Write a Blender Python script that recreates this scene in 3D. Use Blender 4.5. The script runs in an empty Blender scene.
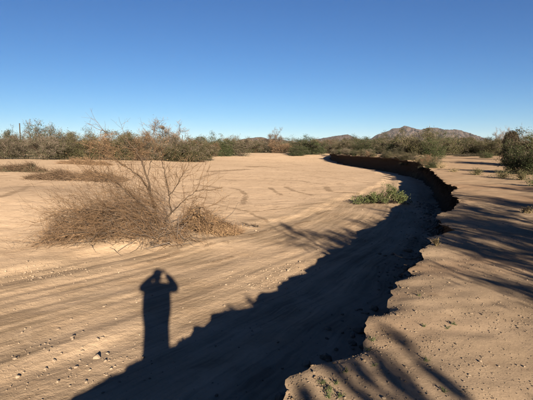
import bpy, math, random
import numpy as np
from mathutils import Vector, Matrix

# ------------------------------------------------------------------ camera, sky, sun, exposure
scene = bpy.context.scene
C = scene.collection
CAM_H = 1.6
FOC = 447.0                 # focal length in photograph pixels (533 x 400)
PITCH = math.radians(6.4)
SUN_EL = math.radians(15.0)
SUN_AZ = math.radians(13.5)  # the sun stands behind the camera, this far to the right

cam_d = bpy.data.cameras.new('camera')
cam = bpy.data.objects.new('camera', cam_d); C.objects.link(cam)
cam.location = (0, 0, CAM_H)
cam.rotation_euler = (math.pi/2 - PITCH, 0, 0)
cam_d.sensor_width = 36; cam_d.lens = 36*FOC/533
cam_d.clip_start = 0.03; cam_d.clip_end = 20000
scene.camera = cam

world = bpy.data.worlds.new('World'); scene.world = world; world.use_nodes = True
wt = world.node_tree; wt.nodes.clear()
sky = wt.nodes.new('ShaderNodeTexSky'); sky.sky_type = 'NISHITA'; sky.sun_disc = False
sky.sun_elevation = SUN_EL; sky.sun_rotation = math.pi - SUN_AZ
sky.altitude = 2200; sky.air_density = 1.0; sky.dust_density = 0.3; sky.ozone_density = 6.0
bg = wt.nodes.new('ShaderNodeBackground'); bg.inputs[1].default_value = 0.05
wo = wt.nodes.new('ShaderNodeOutputWorld')
# the phone's colour rendering of the sky: one tone curve per channel, the same over the whole sky
sep_ = wt.nodes.new('ShaderNodeSeparateColor'); com_ = wt.nodes.new('ShaderNodeCombineColor')
wt.links.new(sky.outputs[0], sep_.inputs[0])
for i_, (g_, a_) in enumerate(((1.33, 1.80), (1.2, 1.23), (1.02, 0.99))):
    v_ = sep_.outputs[i_]
    for op_, c_ in (('MULTIPLY', 0.1054), ('POWER', g_), ('MULTIPLY', a_), ('MINIMUM', 2.0), ('MULTIPLY', 3.93)):
        n_ = wt.nodes.new('ShaderNodeMath'); n_.operation = op_; n_.inputs[1].default_value = c_; wt.links.new(v_, n_.inputs[0]); v_ = n_.outputs[0]
    wt.links.new(v_, com_.inputs[i_])
wt.links.new(com_.outputs[0], bg.inputs[0]); wt.links.new(bg.outputs[0], wo.inputs[0])

sun_d = bpy.data.lights.new('sun', 'SUN'); sun_d.energy = 5.0; sun_d.angle = math.radians(0.53)
sun_d.color = (1.0, 0.86, 0.67)
sun = bpy.data.objects.new('sun', sun_d); C.objects.link(sun)
SUNDIR = Vector((-math.sin(SUN_AZ)*math.cos(SUN_EL), math.cos(SUN_AZ)*math.cos(SUN_EL), -math.sin(SUN_EL)))  # light travels this way
sun.rotation_euler = SUNDIR.to_track_quat('-Z', 'Y').to_euler(); sun.location = (8, -30, 20)

vs = scene.view_settings
vs.view_transform = 'Standard'; vs.look = 'None'; vs.gamma = 1; vs.use_curve_mapping = False
vs.exposure = 2.35

rng = np.random.default_rng(7)
random.seed(7)

# ------------------------------------------------------------------ helpers
def tag(o, label=None, cat=None, group=None, kind=None):
    if label: o['label'] = label
    if cat: o['category'] = cat
    if group: o['group'] = group
    if kind: o['kind'] = kind
    return o

def link(name, mesh, parent=None, loc=None):
    o = bpy.data.objects.new(name, mesh); C.objects.link(o)
    if parent: o.parent = parent
    if loc is not None: o.location = loc
    return o

def empty(name, loc=(0, 0, 0), rz=0.0):
    o = bpy.data.objects.new(name, None); C.objects.link(o)
    o.location = loc; o.rotation_euler = (0, 0, rz); o.empty_display_size = 0.2
    return o

def copy_tree(o, parent=None):
    c = o.copy(); C.objects.link(c); c.parent = parent
    for ch in o.children:
        copy_tree(ch, c)
    return c

def np_mesh(name, V, F, mat=None, smooth=False):
    """V (n,3); F (m,k) all faces with k corners"""
    V = np.asarray(V, np.float32); F = np.asarray(F, np.int32)
    m = bpy.data.meshes.new(name)
    k = F.shape[1]
    m.vertices.add(len(V)); m.vertices.foreach_set('co', V.ravel())
    m.loops.add(F.size); m.loops.foreach_set('vertex_index', F.ravel())
    m.polygons.add(len(F)); m.polygons.foreach_set('loop_start', np.arange(0, F.size, k, dtype=np.int32))
    m.polygons.foreach_set('loop_total', np.full(len(F), k, np.int32))
    m.polygons.foreach_set('use_smooth', np.full(len(F), smooth, bool))
    m.update(calc_edges=True)
    if mat: m.materials.append(mat)
    return m

def sstep(a, b, x):
    t = np.clip((x-a)/(b-a), 0, 1)
    return t*t*(3-2*t)

def _hash(ix, iy, seed):
    h = (ix.astype(np.int64)*374761393 + iy.astype(np.int64)*668265263 + seed*974711) & 0x7fffffff
    h = ((h ^ (h >> 13))*1274126177) & 0x7fffffff
    h = h ^ (h >> 16)
    return (h & 0xffff)/65535.0

def noise2(x, y, seed=0):
    """gradient noise, about -0.7..0.7"""
    x = np.asarray(x, float); y = np.asarray(y, float)
    ix = np.floor(x); iy = np.floor(y); fx = x-ix; fy = y-iy
    u = fx*fx*fx*(fx*(fx*6-15)+10); v = fy*fy*fy*(fy*(fy*6-15)+10)
    def g(dx, dy):
        a = _hash(ix+dx, iy+dy, seed)*2*math.pi
        return np.cos(a)*(fx-dx)+np.sin(a)*(fy-dy)
    return (g(0,0)*(1-u)+g(1,0)*u)*(1-v)+(g(0,1)*(1-u)+g(1,1)*u)*v

def fbm(x, y, octv=4, seed=0, gain=0.5):
    s = 0; a = 1.0
    for i in range(octv):
        s = s + a*noise2(x*2**i, y*2**i, seed+i*17); a *= gain
    return s

# ------------------------------------------------------------------ procedural materials
def new_mat(name):
    m = bpy.data.materials.new(name); m.use_nodes = True
    nt = m.node_tree; nt.nodes.clear()
    out = nt.nodes.new('ShaderNodeOutputMaterial')
    return m, nt, out

def N(nt, typ, **kw):
    n = nt.nodes.new(typ)
    for k, v in kw.items():
        setattr(n, k, v)
    return n

def mixc(nt, fac, a, b, blend='MIX'):
    n = nt.nodes.new('ShaderNodeMix'); n.data_type = 'RGBA'; n.blend_type = blend
    for sock, val in ((0, fac), (6, a), (7, b)):
        if isinstance(val, bpy.types.NodeSocket): nt.links.new(val, n.inputs[sock])
        elif isinstance(val, (int, float)): n.inputs[sock].default_value = val
        else: n.inputs[sock].default_value = (*val, 1)
    return n.outputs[2]

def ramp(nt, src, stops):
    r = nt.nodes.new('ShaderNodeValToRGB')
    e = r.color_ramp.elements
    while len(e) < len(stops): e.new(0.5)
    for i, (p, c) in enumerate(stops):
        e[i].position = p; e[i].color = (c, c, c, 1) if isinstance(c, (int, float)) else (*c, 1)
    nt.links.new(src, r.inputs[0])
    return r.outputs[0]

def noise_n(nt, vec, scale, detail=4, rough=0.55, dist=0.0):
    n = nt.nodes.new('ShaderNodeTexNoise'); n.inputs['Scale'].default_value = scale
    n.inputs['Detail'].default_value = detail; n.inputs['Roughness'].default_value = rough
    n.inputs['Distortion'].default_value = dist
    if vec is not None: nt.links.new(vec, n.inputs['Vector'])
    return n.outputs[0]

def mapping(nt, vec, scale, loc=(0, 0, 0)):
    n = nt.nodes.new('ShaderNodeMapping'); n.inputs['Scale'].default_value = scale; n.inputs['Location'].default_value = loc
    nt.links.new(vec, n.inputs['Vector'])
    return n.outputs[0]

def math_n(nt, op, a, b=None, clamp=False):
    n = nt.nodes.new('ShaderNodeMath'); n.operation = op; n.use_clamp = clamp
    for i, v in enumerate((a, b)):
        if v is None: continue
        if isinstance(v, bpy.types.NodeSocket): nt.links.new(v, n.inputs[i])
        else: n.inputs[i].default_value = v
    return n.outputs[0]

def bump(nt, h, strength, dist, prev=None):
    b = nt.nodes.new('ShaderNodeBump'); b.inputs['Strength'].default_value = strength; b.inputs['Distance'].default_value = dist
    nt.links.new(h, b.inputs['Height'])
    if prev is not None: nt.links.new(prev, b.inputs['Normal'])
    return b.outputs[0]

ALBEDO = 0.84
def diffuse_out(nt, out, col, normal=None, rough=0.95):
    p = nt.nodes.new('ShaderNodeBsdfPrincipled')
    p.inputs['Roughness'].default_value = rough
    p.inputs['Specular IOR Level'].default_value = 0.0 if rough > .9 else 0.15
    col = mixc(nt, 1.0, col, (ALBEDO, ALBEDO, ALBEDO), 'MULTIPLY')      # one overall reflectance trim for every surface
    nt.links.new(col, p.inputs['Base Color'])
    if normal is not None: nt.links.new(normal, p.inputs['Normal'])
    nt.links.new(p.outputs[0], out.inputs[0])
    return p

def mat_wash():
    m, nt, out = new_mat('wash_sand')
    g = N(nt, 'ShaderNodeNewGeometry'); pos = g.outputs['Position']
    fl = N(nt, 'ShaderNodeAttribute', attribute_name='flow').outputs['Vector']      # along, across, channel mask
    sep = N(nt, 'ShaderNodeSeparateXYZ'); nt.links.new(fl, sep.inputs[0])
    chan = sep.outputs[2]
    # streaks of silt laid down along the current
    st1 = noise_n(nt, mapping(nt, fl, (0.22, 2.4, 0)), 1.0, 6, 0.62, 0.4)
    st2 = noise_n(nt, mapping(nt, fl, (0.7, 9.0, 0)), 1.0, 5, 0.6, 0.3)
    big = noise_n(nt, pos, 0.09, 4, 0.55)
    fine = noise_n(nt, pos, 14, 6, 0.65)
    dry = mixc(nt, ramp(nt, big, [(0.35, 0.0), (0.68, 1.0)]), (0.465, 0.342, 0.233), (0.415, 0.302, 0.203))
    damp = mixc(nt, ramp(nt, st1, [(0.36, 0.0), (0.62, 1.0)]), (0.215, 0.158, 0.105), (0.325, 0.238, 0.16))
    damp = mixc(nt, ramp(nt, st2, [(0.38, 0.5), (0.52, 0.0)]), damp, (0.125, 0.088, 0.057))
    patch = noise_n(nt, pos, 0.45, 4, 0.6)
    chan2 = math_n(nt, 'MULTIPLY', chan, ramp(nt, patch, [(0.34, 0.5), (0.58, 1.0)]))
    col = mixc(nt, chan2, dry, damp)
    mot = noise_n(nt, pos, 1.1, 6, 0.7, 0.4)
    col = mixc(nt, ramp(nt, mot, [(0.50, 0.0), (0.68, 0.45)]), col, (0.27, 0.185, 0.115))
    col = mixc(nt, ramp(nt, mot, [(0.32, 0.3), (0.45, 0.0)]), col, (0.44, 0.335, 0.235))
    # curled crusts of dark silt left on the open bed
    w = N(nt, 'ShaderNodeVectorMath', operation='ADD'); nt.links.new(mapping(nt, fl, (0.085, 0.16, 0), (3.1, 1.7, 0)), w.inputs[0])
    wn = N(nt, 'ShaderNodeTexNoise'); wn.inputs['Scale'].default_value = 0.11; nt.links.new(pos, wn.inputs['Vector'])
    nt.links.new(wn.outputs[1], w.inputs[1])
    cr = noise_n(nt, w.outputs[0], 1.7, 5, 0.6, 1.2)
    cr2 = noise_n(nt, mapping(nt, fl, (0.5, 1.6, 0)), 1.0, 5, 0.7, 0.6)
    crust_shade = math_n(nt, 'MULTIPLY', ramp(nt, cr, [(0.56, 0.0), (0.61, 1.0)]), ramp(nt, cr2, [(0.38, 0.0), (0.6, 1.0)]))
    crust_shade = math_n(nt, 'MULTIPLY', crust_shade, math_n(nt, 'SUBTRACT', 1.0, chan))
    ca = N(nt, 'ShaderNodeAttribute', attribute_name='crust_shade').outputs['Fac']
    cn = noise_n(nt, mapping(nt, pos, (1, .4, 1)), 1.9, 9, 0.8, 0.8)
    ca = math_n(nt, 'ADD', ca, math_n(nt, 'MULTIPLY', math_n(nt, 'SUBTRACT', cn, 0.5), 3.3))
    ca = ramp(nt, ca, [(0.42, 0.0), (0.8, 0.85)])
    crust_shade = math_n(nt, 'MAXIMUM', math_n(nt, 'MULTIPLY', crust_shade, .5), ca)  # strokes: silt, plus the painted shade of a small cut step
    col = mixc(nt, math_n(nt, 'MULTIPLY', crust_shade, 0.68), col, (0.15, 0.10, 0.063))
    ring = math_n(nt, 'ABSOLUTE', math_n(nt, 'SUBTRACT', cr, 0.47))
    ring = math_n(nt, 'MULTIPLY', ramp(nt, ring, [(0.0, 1.0), (0.018, 0.0)]), ramp(nt, cr2, [(0.48, 0.0), (0.56, 1.0)]))
    ring = math_n(nt, 'MULTIPLY', ring, math_n(nt, 'SUBTRACT', 1.0, chan))
    col = mixc(nt, math_n(nt, 'MULTIPLY', ring, 0.6), col, (0.16, 0.108, 0.07))
    col = mixc(nt, 0.35, col, mixc(nt, fine, (0.3, 0.3, 0.3), (0.7, 0.7, 0.7)), 'OVERLAY')
    b = bump(nt, noise_n(nt, pos, 45, 4, 0.7), 0.5, 0.02)
    b = bump(nt, noise_n(nt, pos, 7, 6, 0.65), 0.35, 0.08, b)
    b = bump(nt, st2, 0.15, 0.03, b)
    b = bump(nt, ca, 0.35, 0.04, b)
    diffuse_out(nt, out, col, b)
    return m

def mat_bank():
    m, nt, out = new_mat('bank_soil')
    g = N(nt, 'ShaderNodeNewGeometry'); pos = g.outputs['Position']
    big = noise_n(nt, pos, 0.16, 4, 0.6, 0.3)
    mid = noise_n(nt, pos, 0.8, 5, 0.65)
    fine = noise_n(nt, pos, 30, 5, 0.7)
    col = mixc(nt, ramp(nt, mid, [(0.36, 0.0), (0.64, 1.0)]), (0.20, 0.147, 0.099), (0.285, 0.21, 0.143))
    col = mixc(nt, ramp(nt, big, [(0.50, 0.0), (0.66, 0.7)]), col, (0.25, 0.15, 0.09))
    wet = noise_n(nt, pos, 1.5, 4, 0.7)
    col = mixc(nt, ramp(nt, wet, [(0.60, 0.0), (0.72, 0.55)]), col, (0.14, 0.09, 0.057))
    far = N(nt, 'ShaderNodeSeparateXYZ'); nt.links.new(pos, far.inputs[0])
    ff = N(nt, 'ShaderNodeMapRange'); nt.links.new(far.outputs[1], ff.inputs[0]); ff.inputs[1].default_value = 12; ff.inputs[2].default_value = 32
    col = mixc(nt, math_n(nt, 'MULTIPLY', ff.outputs[0], 0.7), col, mixc(nt, mid, (0.29, 0.195, 0.124), (0.36, 0.26, 0.172)))
    col = mixc(nt, 0.55, col, mixc(nt, fine, (0.22, 0.22, 0.22), (0.78, 0.78, 0.78)), 'OVERLAY')
    grit = noise_n(nt, pos, 95, 3, 0.8)
    col = mixc(nt, ramp(nt, grit, [(0.58, 0.0), (0.68, 0.4)]), col, (0.12, 0.088, 0.062))
    col = mixc(nt, ramp(nt, grit, [(0.30, 0.5), (0.40, 0.0)]), col, (0.36, 0.27, 0.19))
    face_shade = N(nt, 'ShaderNodeAttribute', attribute_name='face').outputs['Fac']
    earth = mixc(nt, noise_n(nt, mapping(nt, pos, (.6, .6, 5.0)), 1.6, 6, 0.7), (0.032, 0.022, 0.016), (0.085, 0.059, 0.04))   # bare cut earth, darkened far to paint in the face's deep shade
    col = mixc(nt, face_shade, col, earth)
    vor = N(nt, 'ShaderNodeTexVoronoi'); vor.inputs['Scale'].default_value = 55; nt.links.new(pos, vor.inputs['Vector'])
    b = bump(nt, vor.outputs[0], 0.12, 0.006)
    b = bump(nt, noise_n(nt, pos, 85, 6, 0.8), 0.30, 0.007, b)
    b = bump(nt, noise_n(nt, pos, 2.2, 4, 0.5), 0.15, 0.08, b)
    diffuse_out(nt, out, col, b)
    return m

def mat_var(name, c1, c2, scale=3.0, rough=0.95, bumpd=0.01, transl=0.0, island=True):
    """c1..c2 mixed by noise, per-piece random and per-object random"""
    m, nt, out = new_mat(name)
    tc = N(nt, 'ShaderNodeTexCoord')
    g = N(nt, 'ShaderNodeNewGeometry'); oi = N(nt, 'ShaderNodeObjectInfo')
    f = noise_n(nt, tc.outputs['Object'], scale, 4, 0.6)
    f = ramp(nt, f, [(0.3, 0.0), (0.7, 1.0)])
    if island:
        f = math_n(nt, 'ADD', math_n(nt, 'MULTIPLY', f, 0.5), math_n(nt, 'MULTIPLY', g.outputs['Random Per Island'], 0.5))
    col = mixc(nt, f, c1, c2)
    v = math_n(nt, 'ADD', 0.8, math_n(nt, 'MULTIPLY', oi.outputs['Random'], 0.4))
    hs = N(nt, 'ShaderNodeHueSaturation'); nt.links.new(col, hs.inputs['Color']); nt.links.new(v, hs.inputs['Value'])
    nrm = bump(nt, noise_n(nt, tc.outputs['Object'], scale*12, 4, 0.6), 0.5, bumpd) if bumpd else None
    p = diffuse_out(nt, out, hs.outputs[0], nrm, rough)
    if transl > 0:
        t = N(nt, 'ShaderNodeBsdfTranslucent'); nt.links.new(hs.outputs[0], t.inputs[0])
        mx = N(nt, 'ShaderNodeMixShader'); mx.inputs[0].default_value = transl
        nt.links.new(p.outputs[0], mx.inputs[1]); nt.links.new(t.outputs[0], mx.inputs[2]); nt.links.new(mx.outputs[0], out.inputs[0])
    return m

M = {}
M['wash'] = mat_wash(); M['bank'] = mat_bank()
M['stone'] = mat_var('stone', (0.12, 0.088, 0.062), (0.21, 0.16, 0.115), 8, 0.85, 0.004)
M['gravel'] = mat_var('gravel', (0.085, 0.062, 0.044), (0.22, 0.167, 0.12), 8, 0.9, 0)
M['crumb'] = mat_var('earth_crumb', (0.07, 0.05, 0.034), (0.12, 0.088, 0.06), 8, 0.95, 0)
M['darktwig'] = mat_var('dark_twig', (0.035, 0.024, 0.017), (0.10, 0.068, 0.045), 2, 0.95, 0)
M['bark'] = mat_var('bark', (0.026, 0.019, 0.014), (0.066, 0.049, 0.036), 5, 0.95, 0.01)
M['greytwig'] = mat_var('grey_twig', (0.06, 0.047, 0.039), (0.135, 0.108, 0.088), 2, 0.95, 0)
M['browntwig'] = mat_var('brown_twig', (0.058, 0.036, 0.023), (0.165, 0.108, 0.066), 2, 0.95, 0)
M['dryleaf'] = mat_var('dry_leaf', (0.10, 0.062, 0.035), (0.225, 0.15, 0.085), 3, 0.95, 0, 0.15)
M['olive'] = mat_var('olive_leaf', (0.024, 0.025, 0.011), (0.075, 0.068, 0.032), 1.2, 0.8, 0, 0.2)
M['green'] = mat_var('green_leaf', (0.014, 0.021, 0.008), (0.050, 0.058, 0.023), 1.2, 0.75, 0, 0.2)
M['dark'] = mat_var('dark_leaf', (0.016, 0.017, 0.010), (0.042, 0.042, 0.022), 1.2, 0.8, 0, 0.15)
M['greyleaf'] = mat_var('grey_leaf', (0.034, 0.034, 0.02), (0.085, 0.078, 0.045), 1.2, 0.9, 0, 0.15)
M['redbrown'] = mat_var('red_brown_leaf', (0.065, 0.042, 0.026), (0.135, 0.09, 0.055), 1.2, 0.9, 0, 0.15)
M['straw'] = mat_var('straw', (0.11, 0.085, 0.045), (0.23, 0.175, 0.10), 3, 0.9, 0, 0.2)
M['brightgreen'] = mat_var('bush_leaf', (0.03, 0.042, 0.014), (0.115, 0.13, 0.05), 2.0, 0.7, 0, 0.25)
M['clump'] = mat_var('clump_leaf', (0.016, 0.012, 0.008), (0.042, 0.032, 0.021), 3, 0.9, 0)
M['weed'] = mat_var('weed_leaf', (0.035, 0.045, 0.018), (0.085, 0.10, 0.042), 8, 0.7, 0, 0.3)

# ------------------------------------------------------------------ terrain: the wash, its cut bank, the flat land
def px_dir(px, py):
    u = (px-266.5)/FOC; v = -(py-200)/FOC
    return np.array([u, math.cos(PITCH)+v*math.sin(PITCH), -math.sin(PITCH)+v*math.cos(PITCH)])

# lip of the cut bank, (x, y) in metres on the bank level, camera over the origin
_lip_px = [(285,400),(291,392),(295,388),(300,376.5),(318.5,363),(330,361),(342,357),(353,346),(362,338),(366.5,331),(373,314),(385,308),(388,297),
           (400,285),(411,272),(409,266),(422,259),(425.6,248),(434,238),(448,231.5),(446,224),(437,214),(452,209),(463,202),(456,196),(451,192),(459,187),(446,182.5),(438,176),(432,170)]
LIP = []
for p in _lip_px:
    d = px_dir(*p); t = CAM_H/-d[2]; LIP.append((d[1]*t, d[0]*t))
LIP += [(50, 17.0), (66, 19.4), (84, 19.0), (105, 17.8), (125, 17.5), (150, 22), (300, 60), (800, 150), (6000, 400)]
_y0, _x0 = LIP[0]
LIP = [(-6000, -420), (-300, -95), (-60, -33), (-12, _x0-0.58*(_y0+12)), (-2, _x0-0.56*(_y0+2)-.1), (1.0, _x0-0.52*(_y0-1)-.05)] + LIP
LIP.sort()
LY = np.array([p[0] for p in LIP]); LX = np.array([p[1] for p in LIP])
# smooth course of the lip
_ys = np.sort(np.concatenate([np.arange(-60, 160, 0.1), np.geomspace(160.5, 6000, 300), -np.geomspace(60.5, 6000, 300)]))
_xr = np.interp(_ys, LY, LX)
_xs = _xr.copy()
_core = (_ys > -60) & (_ys < 160)
_ker = np.exp(-0.5*(np.arange(-60, 61)/22.0)**2); _ker /= _ker.sum()
_cx = np.pad(_xr[_core], 60, mode='reflect', reflect_type='odd')
_xs[_core] = np.convolve(_cx, _ker, 'valid')
def lip_s(y): return np.interp(y, _ys, _xs)
def lip_delta(y):
    near = np.interp(y, LY, LX)-lip_s(y)
    near = np.where((y > 0) & (y < 45), near, 0)
    n = 0.15*fbm(y*1.3, y*0+3.3, 4, 5, 0.65)-0.07*np.abs(fbm(y*2.9, y*0+6.1, 2, 15, .6))
    n = n + sstep(28, 60, y)*1.15*fbm(y*0.25, y*0+8.1, 4, 9, 0.65)
    return np.clip(near+n, -1.4, 1.4)
FADE = 2.2
def to_x(o, y, dl=None):
    if dl is None: dl = lip_delta(y)
    return lip_s(y)+dl*np.exp(-np.abs(o)/FADE)+o
def to_o(x, y):
    dl = lip_delta(y); b = lip_s(y); o = x-b-dl
    for _ in range(14):
        o = 0.5*o+0.5*(x-b-dl*np.exp(-np.abs(o)/FADE))
    return o

DROP = 1.28
def flow_coords(o, y):
    # lines of current: gather towards the bank going downstream
    t = (np.clip(y, -10, 60)-6)/9.0
    g = np.exp(0.55*np.tanh(t))
    return o*g
LEDGE_Y = [-10, 5, 13, 16, 23.5, 40, 80]; LEDGE_D = [19, 12.2, 9.0, 7.6, 5.8, 3.8, 2.5]
SHRUB_XY = (-3.35, 13.3)
def bed_z(x, y, o):
    d = -o; r = np.hypot(x, y)
    s1 = sstep(11, 62, d); s2 = sstep(105, 165, y)
    up = 1-(1-s1)*(1-s2)
    drop = DROP+0.42*sstep(30, 80, y)*(1-sstep(6, 30, d))
    z = -drop+drop*up
    # low terrace beyond the last channel
    dl = np.interp(y, LEDGE_Y, LEDGE_D)+0.8*fbm(x*0.35, y*0.35, 3, 21)
    z = z+0.09*sstep(-0.35, 0.5, d-dl)*(1-sstep(60, 100, y))
    ch = 1-sstep(-0.6, 1.2, d-dl)
    z = z-0.30*np.exp(-(d/1.0)**2)*(1-sstep(90, 120, y))
    # long low bars and ripples along the current
    n = flow_coords(o, y)
    z = z+ch*(0.05*fbm(n*0.8, y*0.10, 3, 31)+0.011*fbm(n*2.6+0.5*noise2(x*.8, y*.8, 37), y*0.4, 3, 33)*(0.35+1.3*sstep(-.2, .35, fbm(x*.5, y*.5, 2, 38)))+0.004*fbm(n*4, y*1.6, 2, 35))*(1-sstep(40, 70, y))
    z = z+(1-ch)*(0.05*fbm(x*0.25, y*0.25, 4, 41)+0.012*fbm(x*1.7, y*1.7, 3, 43))
    # little scarps where sheets of silt broke off
    t = fbm(x*0.07+4, y*0.05, 4, 51)+0.008*y
    z = z-0.0*(1-ch)*(sstep(0.10, 0.112, np.abs(t-0.3)))*sstep(14, 20, y)*(1-sstep(60, 90, y))
    # the low dune to the left
    z = z+0.55*np.exp(-(((x+13)/6.5)**2+((y-21)/7.0)**2))
    # sand drifted under the shrub
    z = z+0.22*np.exp(-(((x-SHRUB_XY[0]+0.5)/2.6)**2+((y-SHRUB_XY[1]-0.4)/1.0)**2))
    z = z+0.006*np.clip(r-95, 0, 200)
    z = z+0.008*fbm(x*2.5, y*2.5, 2, 61)*(1-sstep(15, 30, r))
    return z
def top_z(x, y, o):
    r = np.hypot(x, y)
    z = 0.05*fbm(x*0.3, y*0.3, 3, 71)+0.018*fbm(x*1.6, y*1.6, 3, 73)+0.008*fbm(x*3.1, y*3.1, 2, 75)*(1-sstep(12, 25, r))
    z = z+0.006*np.clip(r-95, 0, 200)
    z = z-(0.012+0.05*sstep(-.05, .35, fbm(x*1.1, y*1.1, 3, 83)))*np.exp(-np.abs(o)/(0.10+.12*sstep(0, .4, noise2(y*.8, y*0, 85))))+0.35*sstep(35, 72, y)+0.28*sstep(28, 45, y)*fbm(x*.1, y*.55, 3, 79)*np.exp(-np.abs(o)/1.5)
    z = z*np.clip(r/1.2, 0.2, 1)
    return z
def face_w(y): return 0.24+0.12*fbm(y*0.9, y*0+1.7, 3, 81)
def height(x, y):
    x = np.asarray(x, float); y = np.asarray(y, float)
    o = to_o(x, y); w = face_w(y)
    zb = bed_z(x, y, o); zt = top_z(x, y, o)
    f = sstep(0, 1, np.clip(-o/w, 0, 1))
    return np.where(o >= 0, zt, zt*(1-f)+zb*f)
def hgt(x, y): return float(height(np.array([x]), np.array([y]))[0])
def hit(px, py, tmax=600):
    """where the view ray through a photograph pixel meets the land"""
    d = px_dir(px, py)
    t = np.geomspace(1.5, tmax, 6000)
    P = d[None, :]*t[:, None]
    z = CAM_H+P[:, 2]; h = height(P[:, 0], P[:, 1])
    k = np.argmax(z < h)
    if not (z < h).any(): k = len(t)-1
    return Vector((P[k, 0], P[k, 1], h[k]))

def geo_rows():
    a = [-0.0]
    rows = list(np.arange(-3, 24, 0.055))
    s = 0.055; y = rows[-1]
    while y < 6000:
        s = min(s*1.012, 0.2) if y < 45 else s*1.035
        y += s; rows.append(y)
    s = 0.055; y = -3
    back = []
    while y > -4000:
        s *= 1.09; y -= s; back.append(y)
    return np.array(back[::-1]+rows)
def geo_cols(first, ratio, cap, capdist, far):
    c = [0.0]; s = first
    while c[-1] < far:
        c.append(c[-1]+s)
        s = min(s*ratio, cap) if c[-1] < capdist else s*(1.03 if c[-1] < 90 else 1.09)
    return np.array(c)
ROWS = geo_rows()
def sheet(name, offs, kind_top):
    """offs increasing offsets (x direction) from the lip; shared row list"""
    Y = np.repeat(ROWS[:, None], len(offs), 1)
    O = np.repeat(offs[None, :], len(ROWS), 0)
    dl = lip_delta(ROWS)[:, None]
    X = to_x(O, Y, dl)
    return X, Y, O
def grid_faces(nr, nc):
    i = np.arange(nr*nc).reshape(nr, nc)
    return np.stack([i[:-1, :-1], i[:-1, 1:], i[1:, 1:], i[1:, :-1]], -1).reshape(-1, 4)

# bank sheet: flat land right of the lip, the lip itself and the cut face down to its foot
fo = -np.linspace(1, 0, 19)**1.25                      # fractions of the face
oc = geo_cols(0.025, 1.045, 0.12, 9.0, 6000)
Xt, Yt, Ot = sheet('t', oc, True)
Zt = top_z(Xt, Yt, Ot)
w = face_w(ROWS)[:, None]
Of = fo[None, :]*w
Yf = np.repeat(ROWS[:, None], len(fo), 1)
Xf0 = to_x(Of, Yf, lip_delta(ROWS)[:, None])
foot_z = bed_z(Xf0, Yf, Of)-0.02
k = -fo[None, :]
prof = np.clip(1.18*k**0.8, 0, 1)*0.85+0.15*sstep(0, 1, k)
lipz = Zt[:, :1]
Zf = lipz*(1-prof)+foot_z*prof
rough = (0.36+0.30*fbm(Yf*1.3, Zf*1.0, 4, 91, 0.62)+0.07*fbm(Yf*5, Zf*4, 2, 95))*np.sin(np.clip(k, 0, 1)**.7*math.pi)**0.55
rough = np.maximum(rough, -.05)*(1+.8*sstep(25, 60, Yf))
Xf = Xf0+rough
Vb = np.stack([np.concatenate([Xf, Xt], 1), np.concatenate([Yf, Yt], 1), np.concatenate([Zf, Zt], 1)], -1)
nr, nc = Vb.shape[:2]
gf = grid_faces(nr, nc); gf = gf.reshape(nr-1, nc-1, 4); gf = np.delete(gf, len(fo)-1, 1).reshape(-1, 4)   # crisp lip: face and top meet without sharing vertices
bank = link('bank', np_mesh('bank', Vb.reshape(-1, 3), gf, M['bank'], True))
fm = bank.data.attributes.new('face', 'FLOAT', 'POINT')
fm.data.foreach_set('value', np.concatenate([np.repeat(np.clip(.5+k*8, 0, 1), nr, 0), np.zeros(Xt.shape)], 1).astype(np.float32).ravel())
tag(bank, 'flat sandy desert soil ending in a steep cut earth bank beside the wash', kind='structure')

# wash bed: from under the foot of the face to the horizon on the left
oc = geo_cols(0.05, 1.03, 0.09, 13.0, 6000)
oc = -(oc[::-1])-0.0
Y = np.repeat(ROWS[:, None], len(oc), 1)
O = np.repeat(oc[None, :], len(ROWS), 0)-face_w(ROWS)[:, None]*0.82+0.6      # runs on under the undercut bank
X = to_x(O, Y, lip_delta(ROWS)[:, None])
Z = bed_z(X, Y, O)
# crumbled earth at the foot of the bank
talus = np.exp(np.minimum(O+face_w(ROWS)[:, None], 0)/0.5)*(O < .05)
Z = Z+talus*(0.02+0.12*fbm(X*2.0, Y*2.0, 3, 99))*sstep(-1, 1, 3*noise2(Y*0.6, Y*0, 98)+0.4)*(1-sstep(105, 135, Y))
Vw = np.stack([X, Y, Z], -1); nr, nc = Vw.shape[:2]
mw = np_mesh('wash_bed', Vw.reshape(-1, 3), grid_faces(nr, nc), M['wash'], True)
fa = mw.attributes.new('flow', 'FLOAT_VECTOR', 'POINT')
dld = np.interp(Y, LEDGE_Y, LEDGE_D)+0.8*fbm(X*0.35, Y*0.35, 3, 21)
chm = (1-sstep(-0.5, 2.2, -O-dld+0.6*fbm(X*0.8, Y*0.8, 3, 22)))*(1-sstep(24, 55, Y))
fa.data.foreach_set('vector', np.stack([Y*1.15, flow_coords(O, Y), chm], -1).astype(np.float32).ravel())
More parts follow.
